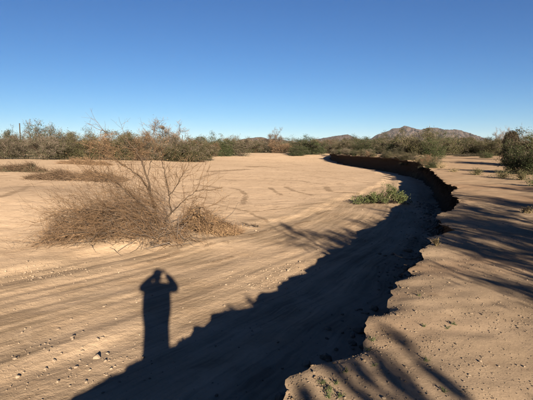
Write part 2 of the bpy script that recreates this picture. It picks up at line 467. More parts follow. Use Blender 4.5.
# dark silt crusts left where the last water pooled, and a cut step's shade painted in at the left: strokes (photograph pixels -> places on the bed), half width in metres
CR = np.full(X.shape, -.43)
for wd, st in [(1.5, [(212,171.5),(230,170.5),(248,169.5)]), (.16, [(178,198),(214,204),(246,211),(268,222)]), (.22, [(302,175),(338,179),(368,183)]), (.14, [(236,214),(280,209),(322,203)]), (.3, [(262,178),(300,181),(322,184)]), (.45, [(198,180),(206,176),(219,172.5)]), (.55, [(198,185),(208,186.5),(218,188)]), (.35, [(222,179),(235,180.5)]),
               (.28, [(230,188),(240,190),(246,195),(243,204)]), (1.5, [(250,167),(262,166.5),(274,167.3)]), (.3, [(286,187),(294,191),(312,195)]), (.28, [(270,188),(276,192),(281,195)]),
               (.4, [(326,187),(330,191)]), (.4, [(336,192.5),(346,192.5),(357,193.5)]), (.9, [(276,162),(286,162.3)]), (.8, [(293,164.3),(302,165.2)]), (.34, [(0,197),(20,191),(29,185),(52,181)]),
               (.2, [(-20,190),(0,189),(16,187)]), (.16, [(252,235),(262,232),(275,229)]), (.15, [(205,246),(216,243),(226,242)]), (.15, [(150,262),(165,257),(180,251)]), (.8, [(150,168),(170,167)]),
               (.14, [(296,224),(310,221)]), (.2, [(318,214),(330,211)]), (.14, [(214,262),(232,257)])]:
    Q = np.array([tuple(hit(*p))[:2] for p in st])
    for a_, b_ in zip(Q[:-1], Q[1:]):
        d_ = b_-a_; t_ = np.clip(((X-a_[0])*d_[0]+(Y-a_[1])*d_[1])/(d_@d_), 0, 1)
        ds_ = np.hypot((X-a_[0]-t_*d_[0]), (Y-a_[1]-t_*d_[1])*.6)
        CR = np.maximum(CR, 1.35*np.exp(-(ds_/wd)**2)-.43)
ca_ = mw.attributes.new('crust_shade', 'FLOAT', 'POINT'); ca_.data.foreach_set('value', CR.astype(np.float32).ravel())
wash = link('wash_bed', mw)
tag(wash, 'dry sandy bed of a desert wash', kind='structure')

# hills on the horizon
def make_hills(name, D, depth, prof, seed, x_pad=0.0, label=''):
    xs = np.linspace((prof[0][0]-266.5)/FOC*D, (prof[-1][0]-266.5)/FOC*D, 360)
    px = xs/D*FOC+266.5
    H = np.interp(px, [p[0] for p in prof], [(150-p[1])/FOC*D for p in prof])
    H = np.clip(H, -5, None)*(1+.05*fbm(xs/45, xs*0+seed, 4, seed+3, .65))
    ts = np.linspace(-1, 1, 120)
    X = np.repeat(xs[:, None], len(ts), 1); T = np.repeat(ts[None, :], len(xs), 0)
    Yh = D+T*depth
    gull = np.abs(fbm(X/120.0, Yh/210.0, 6, seed, 0.6))
    base = (1-np.abs(T)**1.25)
    Zh = H[:, None]*base*(1-1.0*gull*(1-base**6)) + 9*fbm(X/30, Yh/30, 4, seed+5, .6)*base*(1-base**8) - 6*(1-base)
    m_ = np_mesh(name, np.stack([X, Yh, Zh], -1).reshape(-1, 3), grid_faces(*X.shape), M['hill'], True)
    o = link(name, m_); tag(o, label, kind='structure'); return o
def mat_hill():
    m, nt, out = new_mat('hill_rock')
    g = N(nt, 'ShaderNodeNewGeometry'); pos = g.outputs['Position']
    a = noise_n(nt, pos, 0.012, 6, 0.65, 0.5); b_ = noise_n(nt, pos, 0.12, 5, 0.7)
    col = mixc(nt, ramp(nt, a, [(0.35, 0.0), (0.65, 1.0)]), (0.042, 0.033, 0.032), (0.078, 0.058, 0.051))
    col = mixc(nt, ramp(nt, b_, [(0.5, 0.0), (0.62, 0.7)]), col, (0.026, 0.025, 0.021))
    diffuse_out(nt, out, col, bump(nt, b_, 0.7, 6.0))
    return m
M['hill'] = mat_hill()
make_hills('hills', 3600, 700, [(340,152),(362,143),(368,139.5),(378,134),(385,131.8),(391,129.3),(400,127.4),(404,126.2),(409,127.5),(416.6,129.8),(424,128.6),(432,127.4),(440,130),(449,129.6),(458.6,130.4),(466.5,134),(474,137),(482,139.5),(500,145),(530,152)], 101,
           label='rocky brown desert mountain ridge rising behind the scrub')
make_hills('hills', 2900, 500, [(290,152),(305,142.5),(312,140),(323,138),(333,136.4),(339,135.4),(347,134.5),(352,136.8),(357,139),(368,142),(385,148),(400,152)], 131,
           label='low dark rounded hill beside the mountain ridge')
make_hills('hills', 2600, 450, [(190,152),(225,144),(243,139),(256,137.3),(262,137.2),(268,138.8),(282,139.4),(296,142),(320,148),(340,152)], 151,
           label='low flat far hill beyond the middle scrub')

# ------------------------------------------------------------------ plant building
class Tubes:
    def __init__(s): s.V = []; s.F = []; s.n = 0
    def add(s, pts, r0, r1, sides=4):
        pts = np.asarray(pts, float); k = len(pts)
        d = np.gradient(pts, axis=0)
        d /= np.linalg.norm(d, axis=1, keepdims=True)+1e-9
        ref = np.array([0.31, 0.87, 0.13]) if abs(d[0][2]) > 0.6 else np.array([0.1, 0.05, 1.0])
        a = np.cross(d, ref); a /= np.linalg.norm(a, axis=1, keepdims=True)+1e-9
        b = np.cross(d, a)
        r = np.linspace(r0, r1, k)
        ang = np.arange(sides)*2*math.pi/sides
        ring = pts[:, None, :]+r[:, None, None]*(np.cos(ang)[None, :, None]*a[:, None, :]+np.sin(ang)[None, :, None]*b[:, None, :])
        s.V.append(ring.reshape(-1, 3))
        i = np.arange(k*sides).reshape(k, sides)+s.n
        j = np.roll(i, -1, 1)
        s.F.append(np.stack([i[:-1], j[:-1], j[1:], i[1:]], -1).reshape(-1, 4))
        s.n += k*sides
    def mesh(s, name, mat): return np_mesh(name, np.concatenate(s.V), np.concatenate(s.F), mat, True)

def unit(v):
    v = np.asarray(v, float); return v/(np.linalg.norm(v)+1e-9)

def wander(p, d, L, n, curl, up=0.0, R=rng):
    """a polyline from p in direction d"""
    pts = [np.array(p, float)]; d = unit(d)
    for i in range(n):
        d = unit(d+curl*R.normal(size=3)+np.array([0, 0, up]))
        pts.append(pts[-1]+d*L/n)
    return np.array(pts)

def leaf_quads(P, size, aspect=0.5, R=rng, up_bias=0.0):
    n = len(P)
    a = R.normal(size=(n, 3)); a[:, 2] += up_bias; a /= np.linalg.norm(a, axis=1, keepdims=True)
    b = R.normal(size=(n, 3)); b -= (b*a).sum(1, keepdims=True)*a; b /= np.linalg.norm(b, axis=1, keepdims=True)
    s = size*R.uniform(0.6, 1.4, (n, 1))
    V = np.stack([P-a*s*0.5, P+b*s*aspect*0.5, P+a*s*0.5, P-b*s*aspect*0.5], 1).reshape(-1, 3)
    return V, np.arange(4*n).reshape(-1, 4)

def blades(P, D, L, wd, R=rng):
    """thin tapering triangles (twigs or grass) from P along D"""
    n = len(P); L = np.broadcast_to(np.asarray(L, float), (n,))[:, None]
    D = D/np.linalg.norm(D, axis=1, keepdims=True)
    s = np.cross(D, R.normal(size=(n, 3))); s /= np.linalg.norm(s, axis=1, keepdims=True)+1e-9
    mid = P+D*L*0.5+R.normal(size=(n, 3))*L*0.05
    V = np.stack([P-s*wd, P+s*wd, mid+s*wd*0.7, P+D*L, mid-s*wd*0.7], 1).reshape(-1, 3)
    i = np.arange(n)[:, None]*5
    return V, np.concatenate([np.concatenate([i, i+1, i+2, i+4], 1), np.concatenate([i+4, i+2, i+3, i+3], 1)])[:, :]

def blade_mesh(name, P, D, L, wd, mat, R=rng):
    V, F = blades(np.asarray(P), np.asarray(D), L, wd, R)
    # quads only: fold the tip into one quad
    n = len(P); i = np.arange(n)[:, None]*5
    F = np.concatenate([i, i+1, i+2, i+4], 1)
    F2 = np.concatenate([i+4, i+2, i+3], 1)
    V3 = V
    T = np.concatenate([F[:, [0, 1, 2]], F[:, [0, 2, 3]], F2])
    return np_mesh(name, V3, T, mat, False)

def crown_tree(seed, H=4.0, Wd=4.0, stems=6, spread=0.9, leaf='olive', nleaf=4000, lsize=0.10, twigmat='greytwig', ntwig=1200, bare=0.0, dens_low=0.15, levels=3, aspect=0.5, stemr=0.05, flat=0.0, root=None):
    """many-stemmed desert shrub or small tree of height H and width Wd, local, base at 0; returns meshes"""
    R = np.random.default_rng(seed)
    T = Tubes(); tips = []; tipd = []
    for s in range(stems):
        a = 2*math.pi*(s+R.uniform(-.35, .35))/stems; tilt = R.uniform(0.15, 1.0)*spread
        d0 = np.array([math.cos(a)*tilt, math.sin(a)*tilt, 1.0])
        L = H*R.uniform(0.55, 0.78)
        p0 = np.array([math.cos(a), math.sin(a), 0])*0.12*R.uniform(0.3, 1.0)
        pts = wander(p0-np.array([0, 0, .1]), d0, L, 7, 0.13, 0.03, R)
        T.add(pts, stemr*R.uniform(.8, 1.3), stemr*0.35, 5)
        def sub(pts, L, r, lev):
            nsub = R.integers(4, 7)
            for q in range(nsub):
                f = R.uniform(0.25, 1.0); x = f*(len(pts)-1); i = min(int(x), len(pts)-2); p = pts[i]+(pts[i+1]-pts[i])*(x-i)
                dd = unit(pts[i+1]-pts[i])
                d2 = unit(dd*0.8+R.normal(size=3)*0.7+np.array([0, 0, 0.15]))
                l2 = L*R.uniform(0.35, 0.6)
                pp = wander(p, d2, l2, 5, 0.16, 0.02, R)
                T.add(pp, r, r*0.3, 3)
                if lev > 1: sub(pp, l2, r*0.5, lev-1)
                else:
                    for u in (2, 3, 4, 5): tips.append(pp[u]); tipd.append(unit(pp[u]-pp[u-1]))
        sub(pts, L, stemr*0.45, levels-1)
    tips = np.array(tips); tipd = np.array(tipd)
    V = np.concatenate(T.V)
    # fit branch cloud to the wanted size
    ext = np.percentile(np.abs(tips[:, :2]), 92); sx = (Wd*0.46)/ext; sz = (H*0.95)/np.percentile(tips[:, 2], 96)
    S = np.array([sx, sx, sz])
    V = V*S; tips = tips*S
    res = [('trunk', np_mesh('trunk', V, np.concatenate(T.F), M['bark'], True))]
    if ntwig:
        idx = R.integers(0, len(tips), ntwig)
        P = tips[idx]+R.normal(size=(ntwig, 3))*0.08*H*0.3
        D = tipd[idx]+R.normal(size=(ntwig, 3))*0.6+np.array([0, 0, .15])
        res.append(('twigs', blade_mesh('twigs', P, D, R.uniform(0.12, 0.26, ntwig)*H*0.5, 0.006+0.0018*H, M[twigmat], R)))
    if nleaf:
        # clumps: some branch tips carry far more leaves than others
        wgt = R.gamma(0.9, 1.0, len(tips)); wgt /= wgt.sum()
        idx = R.choice(len(tips), nleaf, p=wgt)
        sp = 0.055*(H+Wd)*0.5
        P = tips[idx]+R.normal(size=(nleaf, 3))*sp*np.array([1, 1, .8])
        low = int(nleaf*dens_low)
        if low:
            a = R.uniform(0, 2*math.pi, low); rr = np.sqrt(R.uniform(0.2, 1, low))*Wd*0.42
            P[:low] = np.stack([np.cos(a)*rr, np.sin(a)*rr, R.uniform(0.02, 0.42, low)*H], 1)+R.normal(size=(low, 3))*0.06*H
        P[:, 2] = np.maximum(P[:, 2], 0.03)
        Vl, Fl = leaf_quads(P, lsize, aspect, R)
        res.append(('crown', np_mesh('crown', Vl, Fl, M[leaf], False)))
    return res

def plant_from(name, parts, loc, scale=(1, 1, 1), rz=0.0):
    e = empty(name, loc, rz); e.scale = scale
    for nm, me in parts:
        o = link(nm, me, e)
        if nm == 'twigs': o['kind'] = 'stuff'
    return e

# kinds of scrub seen around the wash (unit size: 4 m high, 4 m wide)
PROTO = {
 'grey':  [crown_tree(s, leaf='greyleaf', nleaf=5200, lsize=.12, ntwig=2200, stems=8, spread=1.1, dens_low=.3) for s in (11, 12, 13)],
 'olive': [crown_tree(s, leaf='olive', nleaf=9500, lsize=.13, ntwig=1300, stems=7, spread=1.0, dens_low=.3) for s in (21, 22, 23)],
 'green': [crown_tree(s, leaf='green', nleaf=10500, lsize=.13, ntwig=500, stems=8, spread=1.1, dens_low=.4) for s in (31, 32)],
 'dark':  [crown_tree(s, leaf='dark', nleaf=8500, lsize=.12, ntwig=400, stems=7, spread=.7, dens_low=.2) for s in (41, 42)],
 'red':   [crown_tree(s, leaf='redbrown', nleaf=5200, lsize=.11, twigmat='browntwig', ntwig=2600, stems=8, spread=1.1, dens_low=.35) for s in (51, 52)],
 'bare':  [crown_tree(s, leaf=None, nleaf=0, ntwig=3600, stems=4, spread=.7, levels=4, stemr=.06) for s in (61, 62)],
 'airy':  [crown_tree(s, leaf='green', nleaf=3000, lsize=.12, ntwig=1100, stems=4, spread=.8, dens_low=.03, stemr=.06) for s in (71, 72)],
}
_cnt = {}
def veg(kind, px, D, top, wpx, label, cat='bush', group=None, name='bush', base=None):
    """plant seen at photograph column px, D metres off, crown top at photograph row top, wpx wide"""
    x = (px-266.5)/FOC*D; z = hgt(x, D) if base is None else base
    H = (150-top)/FOC*D+CAM_H-z; Wd = wpx/FOC*D
    k = _cnt.get(kind, 0); _cnt[kind] = k+1
    parts = PROTO[kind][k % len(PROTO[kind])]
    e = plant_from(name, parts, (x, D, z-0.03), (Wd/4, Wd/4, H/4), rng.uniform(0, 6.28))
    tag(e, label, cat, group)
    return e

G_LEFT = 'scrub lining the far left side of the wash'
# left thicket, front row
for px, D, top, w_, k in [(-42,74,137,40,'grey'),(-14,76,136,34,'olive'),(4,74,138,34,'grey'),(27,76,139,30,'grey'),(46,73,137,32,'grey'),(66,77,137,30,'olive'),
                          (84,78,136,32,'olive'),(104,80,136,32,'red'),(122,82,136,30,'olive'),(139,84,138,28,'red')]:
    lab = {-42: 'grey leafless bush at the outer end of the left thicket', -14: 'olive bush between grey bushes at the outer end of the left thicket',
           4: 'grey leafless bush in the left thicket before the small dark pointed bush', 27: 'grey leafless bush in the left thicket below the thin pole',
           46: 'grey leafless bush in the left thicket below the tallest airy tree', 66: 'olive bush in the left thicket next to the grey leafless bushes',
           84: 'olive bush in the left thicket beside the first rusty brown bush', 104: 'rusty brown bush between two olive bushes in the left thicket',
           122: 'olive bush between the two rusty brown bushes behind the dry shrub', 139: 'rusty brown bush at the inner end of the left thicket'}[px]
    veg(k, px, D, top, w_, lab, group=G_LEFT)
for px, D, top, w_, k in [(-30,96,132,40,'olive'),(-2,100,134,34,'olive'),(15,97,131,16,'dark'),(72,98,134,30,'olive'),(92,100,132,26,'olive'),(112,99,134,30,'olive'),(132,104,133,34,'olive'),(15,92,135,30,'grey'),(60,90,134,36,'grey')]:
    lab = {'grey': 'tall grey brush standing behind the left thicket', 'olive': 'tall olive brush standing behind the left thicket',
           'dark': 'small dark pointed bush beside the thin pole'}[k]
    veg(k, px, D, top, w_, lab, group=None if k == 'dark' else 'tall brush behind the left thicket, %s' % k)
veg('airy', 38, 94, 126.5, 30, 'taller dark green tree rising above the left thicket beside the pole', 'tree', name='desert_tree')
veg('airy', 50, 92, 124, 26, 'tallest airy green tree above the left thicket', 'tree', name='desert_tree')
# slim pole
def make_pole(px, D, top):
    x = (px-266.5)/FOC*D; z = hgt(x, D); H = (150-top)/FOC*D+CAM_H-z
    e = empty('pole', (x, D, z))
    T = Tubes(); T.add([(0, 0, -.3), (0.01, 0, H*.5), (0.03, 0, H-.12)], .13, .10, 10); link('shaft', T.mesh('shaft', M['clump']), e)
    T = Tubes(); T.add([(0.03, 0, H-.12), (0.03, 0, H-.05), (0.03, 0, H)], .14, .10, 10); link('cap', T.mesh('cap', M['clump']), e)
    tag(e, 'thin dark pole sticking up above the left thicket', 'pole')
make_pole(22.5, 96, 124.0)

# brush left of the middle, with the bare tree
for px, D, top, w_, k, lab in [
    (160,88,139,34,'grey','grey brown rounded bush below the bare tree'),
    (183,86,138,36,'olive','broad olive brown bush below the bare tree'),
    (172,90,138,30,'grey','grey bush between the two rounded bushes below the bare tree'),
    (202,100,140,24,'olive','low olive bush beside the broad bush under the bare tree'),
    (209,128,145,18,'red','small rusty brown bush between green bushes at the far edge of the sand'),
    (223,132,136.5,24,'green','rounded bright green bush at the far edge of the sand'),
    (241,134,137,22,'grey','dark grey bushy tree beside the bright green bush'),
    (236,140,140,16,'dark','dark bush pressed between the green and grey bushes')]:
    veg(k, px, D, top, w_, lab)
bt = veg('bare', 172, 98, 125, 46, 'bare leafless tree holding a dark clump above the rounded bushes', 'tree', name='bare_tree')
# dark clump in the bare tree
Rn = np.random.default_rng(5)
cx = (163.8-266.5)/FOC*97; cz = CAM_H+(150-128.2)/FOC*97
P = Rn.normal(size=(420, 3))*np.array([.20, .20, .17])
V, F = leaf_quads(P, .22, .5, Rn)
cl = link('twig_clump', np_mesh('twig_clump', V, F, M['clump']), None, (cx, 97, cz))
tag(cl, 'round dark clump of twigs high in the bare tree', 'nest')
# branch that carries it
T = Tubes(); T.add([(cx+1.6, 97.6, cz-2.6), (cx+.9, 97.3, cz-1.2), (cx+.3, 97.1, cz-.35), (cx, 97, cz+.15)], .06, .02, 5)
lb = link('branch', T.mesh('branch', M['bark'])); lb.parent = bt; lb.matrix_parent_inverse = (Matrix.LocRotScale(bt.location, bt.rotation_euler, bt.scale)).inverted()

# middle distance
for px, D, top, w_, k, lab in [
    (253,175,141,22,'red','far brown bush right of the grey bushy tree'),
    (268,170,141,24,'grey','far grey brush at the head of the open sand'),
    (281,165,142,20,'red','far reddish bush at the head of the open sand'),
    (300,150,140,26,'green','left half of the large dark green bush at the sand edge'),
    (313,150,139,28,'green','rounded dark green bush, largest at the head of the sand'),
    (297,142,146,18,'green','low dark green bush in front of the large green bush'),
    (328,160,141,22,'grey','grey brush right of the large dark green bush'),
    (338,122,150.5,16,'dark','dark bush at the far end of the cut bank'),
    (331,124,153,10,'grey','small grey shrub at the far tip of the cut bank'),
    (350,130,142,26,'olive','olive bush above the far end of the cut bank'),
    (366,126,141,24,'green','green bush behind the far cut bank'),
    (381,134,136,28,'olive','olive tree behind the far cut bank below the ridge'),
    (396,118,136,26,'green','dark green bush above the middle of the cut bank'),
    (392,100,147,20,'dark','low dark bush close above the cut bank'),
    (410,112,131.5,32,'olive','tall olive tree in front of the mountain ridge'),
    (423,104,133,32,'olive','dense olive bush in front of the mountain ridge'),
    (433,66,136,24,'green','green bush standing out at the bend of the cut bank'),
    (446,98,135,30,'olive','olive bush beyond the bend of the cut bank'),
    (461,102,139,28,'green','dark green bush below the end of the mountain ridge'),
    (478,98,139,28,'olive','olive brush right of the mountain ridge end'),
    (493,92,140,28,'olive','olive brush below the small bare tree'),
    (485,68,152,14,'green','small round green shrub alone on the bare bank'),
    (460,84,154,20,'grey','low grey shrub on the flat bank before the brush'),
    (470,88,153,22,'olive','low olive shrub on the flat bank before the brush'),
    (412,90,154,14,'grey','low grey shrub close above the cut bank')]:
    veg(k, px, D, top, w_, lab)
veg('bare', 276.5, 172, 131.5, 14, 'small bare tree at the head of the open sand', 'tree', name='bare_tree')
veg('bare', 497, 96, 130.5, 18, 'small bare tree behind the olive brush on the right', 'tree', name='bare_tree')
# right hand trees near the track
for px, D, top, w_, k, lab, cat in [
    (527,44,133,38,'olive','wide olive tree behind the near green bush by the track','tree'),
    (549,40,134,50,'olive','large olive tree over the right side of the track','tree'),
    (517,31,148,28,'green','near green bush at the right side of the track','bush'),
    (543,29,142,42,'green','bushy olive shrub beside the near green bush','bush'),
    (508,46,141,16,'green','narrow green bush at the foot of the dome tree','bush'),
    (570,70,132,50,'olive','olive tree far to the right of the track','tree'),
    (600,50,130,70,'green','broad green tree right of the track','tree')]:
    veg(k, px, D, top, w_, lab, cat, name='desert_tree' if cat == 'tree' else 'bush')

def dome_tree():
    R = np.random.default_rng(66); D = 58; x = (509.5-266.5)/FOC*D; z = hgt(x, D); H = (150-131)/FOC*D+CAM_H-z
    e = empty('desert_tree', (x, D, z)); tag(e, 'dark dome shaped tree with a close rounded crown beside the track', 'tree')
    T = Tubes()
    for i in range(5): T.add(wander((R.normal()*.1, R.normal()*.1, -.1), (R.normal()*.3, R.normal()*.3, 1), H*.8, 7, .1, .02, R), .08, .02, 6)
    link('trunk', T.mesh('trunk', M['bark']), e)
    n = 9000; a = R.normal(size=(n, 3)); a /= np.linalg.norm(a, axis=1, keepdims=True); r = R.uniform(0.2, 1, n)**.4
    r = r*(1+.22*noise2(a[:, 0]*2.2+a[:, 2], a[:, 1]*2.2+3, 8))
    P = a*r[:, None]*np.array([.95, .95, 1.45])+np.array([0, 0, H-1.45])
    P = P[P[:, 2] > .3]; V, F = leaf_quads(P, .14, .55, R); link('crown', np_mesh('crown', V, F, M['clump']), e)
dome_tree()

# scattered further brush filling the flat land behind
G_FAR = 'far scrub on the flat land'
Rf = np.random.default_rng(3)
for i in range(120):
    px = -70+i*5.6+Rf.uniform(-3, 3)
    D = Rf.uniform(115, 190) if not 205 < px < 345 else Rf.uniform(172, 215)
    if px > 345: D = Rf.uniform(135, 220)
    k = ['grey', 'olive', 'olive', 'olive', 'green', 'green', 'red'][Rf.integers(0, 7)]
    top = Rf.uniform(138, 143) if px < 205 or px > 360 else Rf.uniform(139, 142.5)
    lab = {'grey': 'far grey bush filling the scrub behind the wash', 'olive': 'far olive bush filling the scrub behind the wash',
           'red': 'far brown bush filling the scrub behind the wash', 'green': 'far green bush filling the scrub behind the wash'}[k]
    veg(k, px, D, top, Rf.uniform(18, 30), lab, group=G_FAR+', '+k)
# distant scrub that reads as one mass
Pn = []
for i in range(900):
    D = Rf.uniform(230, 900); x = Rf.uniform(-0.85, 0.85)*D; H = Rf.uniform(2.2, 4.2); w_ = Rf.uniform(2.5, 5)
    z = hgt(x, D)
    q = Rf.normal(size=(45, 3))*np.array([w_*.35, w_*.35, H*.28])+np.array([x, D, z+H*.45]); q[:, 2] = np.maximum(q[:, 2], z)
    Pn.append(q)
V, F = leaf_quads(np.concatenate(Pn), .75, .6, Rf)
ds = link('distant_scrub', np_mesh('distant_scrub', V, F, M['greyleaf']))
tag(ds, 'distant band of desert scrub in front of the hills', 'scrub', kind='stuff')

# ------------------------------------------------------------------ flood-swept brush piles on the bed
def brush_pile(name, px0, px1, base_py, hpx, seed, twig, leaf, label, n=2600, leafn=1500, depth=.45, sweep=-0.8, tl=.7):
    R = np.random.default_rng(seed)
    c = hit((px0+px1)/2, base_py); D = c.y
    Wd = (px1-px0)/FOC*D; H = hpx/FOC*D
    e = empty(name, c)
    env = lambda u: (0.35+0.65*np.abs(np.sin(3.1*u+seed)*np.cos(5.3*u+seed*1.7))**.6)*np.clip(1-np.abs(u)**3, 0, 1)
    u = R.uniform(-1, 1, n); v = R.normal(size=n)*depth
    x = u*Wd/2; y = v*Wd*.28
    gz = height(c.x+x, c.y+y)-c.z
    z = gz+R.uniform(0, 1, n)**1.4*H*env(u)*np.exp(-v**2/(2*depth**2)*.8)
    Dr = np.stack([sweep+R.normal(size=n)*.7, R.normal(size=n)*.5, R.normal(size=n)*.38+.12], 1)
    tw = link('twigs', blade_mesh('twigs', np.stack([x, y, z], 1), Dr, R.uniform(.4, 1.3, n)*tl, .0035+.00022*D, M[twig], R), e); tw['kind'] = 'stuff'
    ul = R.uniform(-1, 1, leafn); vl = R.normal(size=leafn)*depth
    xl = ul*Wd/2; yl = vl*Wd*.28
    zl = height(c.x+xl, c.y+yl)-c.z+R.uniform(0, .8, leafn)*H*env(ul)*np.exp(-vl**2/(2*depth**2)*.8)
    V, F = leaf_quads(np.stack([xl, yl, zl], 1), .05+.0015*D, .5, R)
    lv = link('litter', np_mesh('litter', V, F, M[leaf]), e); lv['kind'] = 'stuff'
    T = Tubes()
    for i in range(7):
        p = np.array([R.uniform(-.4, .4)*Wd, R.uniform(-.1, .1)*Wd, H*.25]); T.add(wander(p, (sweep, R.normal()*.3, .15), Wd*.3, 6, .2, 0, R), .03, .008, 5)
    bo = link('branches', T.mesh('branches', M['bark']), e); bo['kind'] = 'stuff'
    tag(e, label, 'brush pile')
brush_pile('brush_pile', 8, 46, 171.5, 11, 1, 'darktwig', 'greyleaf', 'grey tangle of dry brush on the sand before the left thicket', 3200, 3600)
brush_pile('brush_pile', -22, 12, 171, 8, 2, 'darktwig', 'greyleaf', 'low grey brush at the sand edge beside the grey tangle', 2600, 2800)
brush_pile('brush_pile', 32, 126, 179.5, 11, 3, 'darktwig', 'redbrown', 'long low mat of brown dead brush behind the dry shrub', 7000, 6500, .3)
brush_pile('brush_pile', 152, 204, 161, 7, 4, 'darktwig', 'redbrown', 'thin line of brown flood debris before the rounded bushes', 2600, 2600, .22)
brush_pile('brush_pile', 60, 112, 164.5, 8, 5, 'browntwig', 'redbrown', 'narrow strip of straw coloured brush before the thicket', 2400, 2200, .25)
brush_pile('brush_pile', 220, 233, 155.5, 4.5, 6, 'greytwig', 'olive', 'small dark tuft of brush on the sand before the green bush', 500, 500, .3)
brush_pile('brush_pile', 352, 366, 196.5, 0.8, 7, 'greytwig', 'greyleaf', 'few grey sticks lying on sand before the low green bush', 26, 10, .2, -1, .6)
brush_pile('brush_pile', 228, 262, 226, 1.5, 8, 'greytwig', 'dryleaf', 'thin scatter of dry twigs on sand beside the debris heap', 160, 60, .1, -1, .4)

# ------------------------------------------------------------------ dry shrub bent over by the flood
def dry_shrub():
    R = np.random.default_rng(77)
    base = hit(160, 238); D = base.y; s = D/FOC
    e = empty('dry_shrub', base)
    tag(e, 'large leafless dry shrub bent over by the flood on the open sand', 'shrub')
    def loc(px, py, y=0.0): return np.array([(px-160)*s, y, (238-py)*s])
    limbs = [
     ([(160,240,0),(155,208,.1),(150,192,.15),(148,176,.1),(144,160,.0),(139,149,-.1),(130,140,-.1),(118,131,0)], .046, .006),
     ([(150,192,.15),(141,179,.3),(126,168,.4),(114,160,.5),(102,150,.6)], .028, .006),
     ([(158,222,0),(154,217,-.1),(141,198,-.3),(125,185,-.4),(112,176,-.5),(98,170,-.5)], .036, .007),
     ([(157,228,0),(142,206,.2),(128,193,.3),(114,184,.4),(104,177,.5),(88,172,.6)], .030, .006),
     ([(160,230,0),(167,218,.0),(172,212,.1),(169,195,.1),(166,180,.2),(164,168,.2),(158,152,.1)], .032, .006),
     ([(172,212,.1),(181,204,-.1),(189,196,-.2),(200,189,-.3),(212,188,-.3)], .018, .005),
     ([(169,195,.1),(175,189,.0),(183,178,-.1),(186,170,-.1)], .016, .005),
     ([(148,176,.1),(152,160,.2),(156,149,.2),(154,140,.2)], .016, .004),
     ([(144,160,0),(136,150,.2),(122,143,.3),(110,136,.3),(102,129,.3)], .010, .003),
     ([(162,236,0),(175,226,-.3),(186,218,-.4),(196,206,-.4),(206,205,-.35),(214,213,-.3)], .026, .006),
     ([(155,234,0),(130,215,-.4),(105,206,-.6),(80,205,-.7),(60,212,-.7)], .030, .005),
     ([(156,236,0),(125,222,.5),(95,214,.7),(70,216,.8),(48,228,.8)], .028, .005),
     ([(155,237,0),(120,228,-.6),(90,226,-.9),(62,232,-1.0),(40,243,-1.0)], .028, .005),
    ]
    tw = Tubes(); tg = Tubes(); LP = []; LD = []
    for k, (pts, r0, r1) in enumerate(limbs):
        P = np.array([loc(*p) for p in pts])
        # resample with a little crookedness
        t = np.linspace(0, len(P)-1, 4*len(P)); Q = np.stack([np.interp(t, np.arange(len(P)), P[:, i]) for i in range(3)], 1)
        Q[1:-1] += R.normal(size=(len(Q)-2, 3))*0.014
        T = Tubes(); T.add(Q, r0, r1, 7); link('limb', T.mesh('limb', M['bark']), e)
        upper = k in (0, 1, 2, 3, 4, 5, 6, 7, 8)
        n1 = (5 if k == 8 else 10 if k in (0, 7) else 30 if k in (1, 2, 3) else 17 if upper else 34)
        for q in range(n1):
            f = R.uniform(.3, 1)*(len(Q)-1); i = min(int(f), len(Q)-2); p = Q[i]+(Q[i+1]-Q[i])*(f-i); dd = unit(Q[i+1]-Q[i])
            if upper: d2 = dd*.8+R.normal(size=3)*.55+np.array([-.12 if k not in (4, 5, 6) else .1, 0, .15]); L = R.uniform(.35, 1.05)
            else: d2 = dd*.9+R.normal(size=3)*.4+np.array([-.25, 0, .12]); L = R.uniform(.4, 1.1)
            w1 = wander(p, d2, L, 7, .14, (.01 if upper else -.05), R)
            tw.add(w1, .007, .0025, 3)
            for q2 in range(5):
                j = R.integers(2, 7); d3 = unit(w1[j]-w1[j-1])*.9+R.normal(size=3)*.5
                w2 = wander(w1[j], d3, R.uniform(.15, .5), 4, .15, -.01, R); tw.add(w2, .0035, .0016, 3)
                LP += [w2[2], w2[4]]; LD += [w2[4]-w2[2]]*2
    # swept brush: hundreds of arching whips combed over to the left
    for q in range(700):
        b = R.uniform(0, 1)
        p = np.array([-R.uniform(-.5, 2.2), R.normal()*.4-.1, 0.0]); p[2] = R.uniform(.03, 1)*max(.25, 1.05+.36*p[0])
        st = R.uniform(0, 1)**.8
        d = np.array([-1.0+.45*st*(q % 3 == 0), R.normal()*.28, (.1+1.35*st)*(1 if p[0] > -1.4 else .8)])
        L = R.uniform(.8, 2.5)
        w1 = wander(p, d, L, 9, .17, -.05-.05*st, R)
        w1[:, 2] = np.maximum(w1[:, 2], .02+R.uniform(0, .12))
        over = w1[:, 0] < -3.95
        w1[over, 0] = -3.95+0.2*(w1[over, 0]+3.95)
        (tg if R.uniform() < .2 else tw).add(w1, .0044, .0018, 3)
        for q2 in range(5):
            j = R.integers(2, 9); d3 = unit(w1[j]-w1[j-1])+R.normal(size=3)*.45
            w2 = wander(w1[j], d3, R.uniform(.2, .55), 4, .14, -.03, R); w2[:, 2] = np.maximum(w2[:, 2], .01); (tg if R.uniform() < .2 else tw).add(w2, .003, .0015, 3)
    # crooked tangle at the ground
    for q in range(380):
        p = np.array([R.uniform(-3.3, 1.0), R.normal()*.42-.15, abs(R.normal())*.22+.02])
        w1 = wander(p, (R.normal(), R.normal()*.5, R.normal()*.4+.15), R.uniform(.3, .9), 5, .3, -.04, R); w1[:, 2] = np.maximum(w1[:, 2], .01)
        (tg if q % 3 else tw).add(w1, .007, .003, 3)
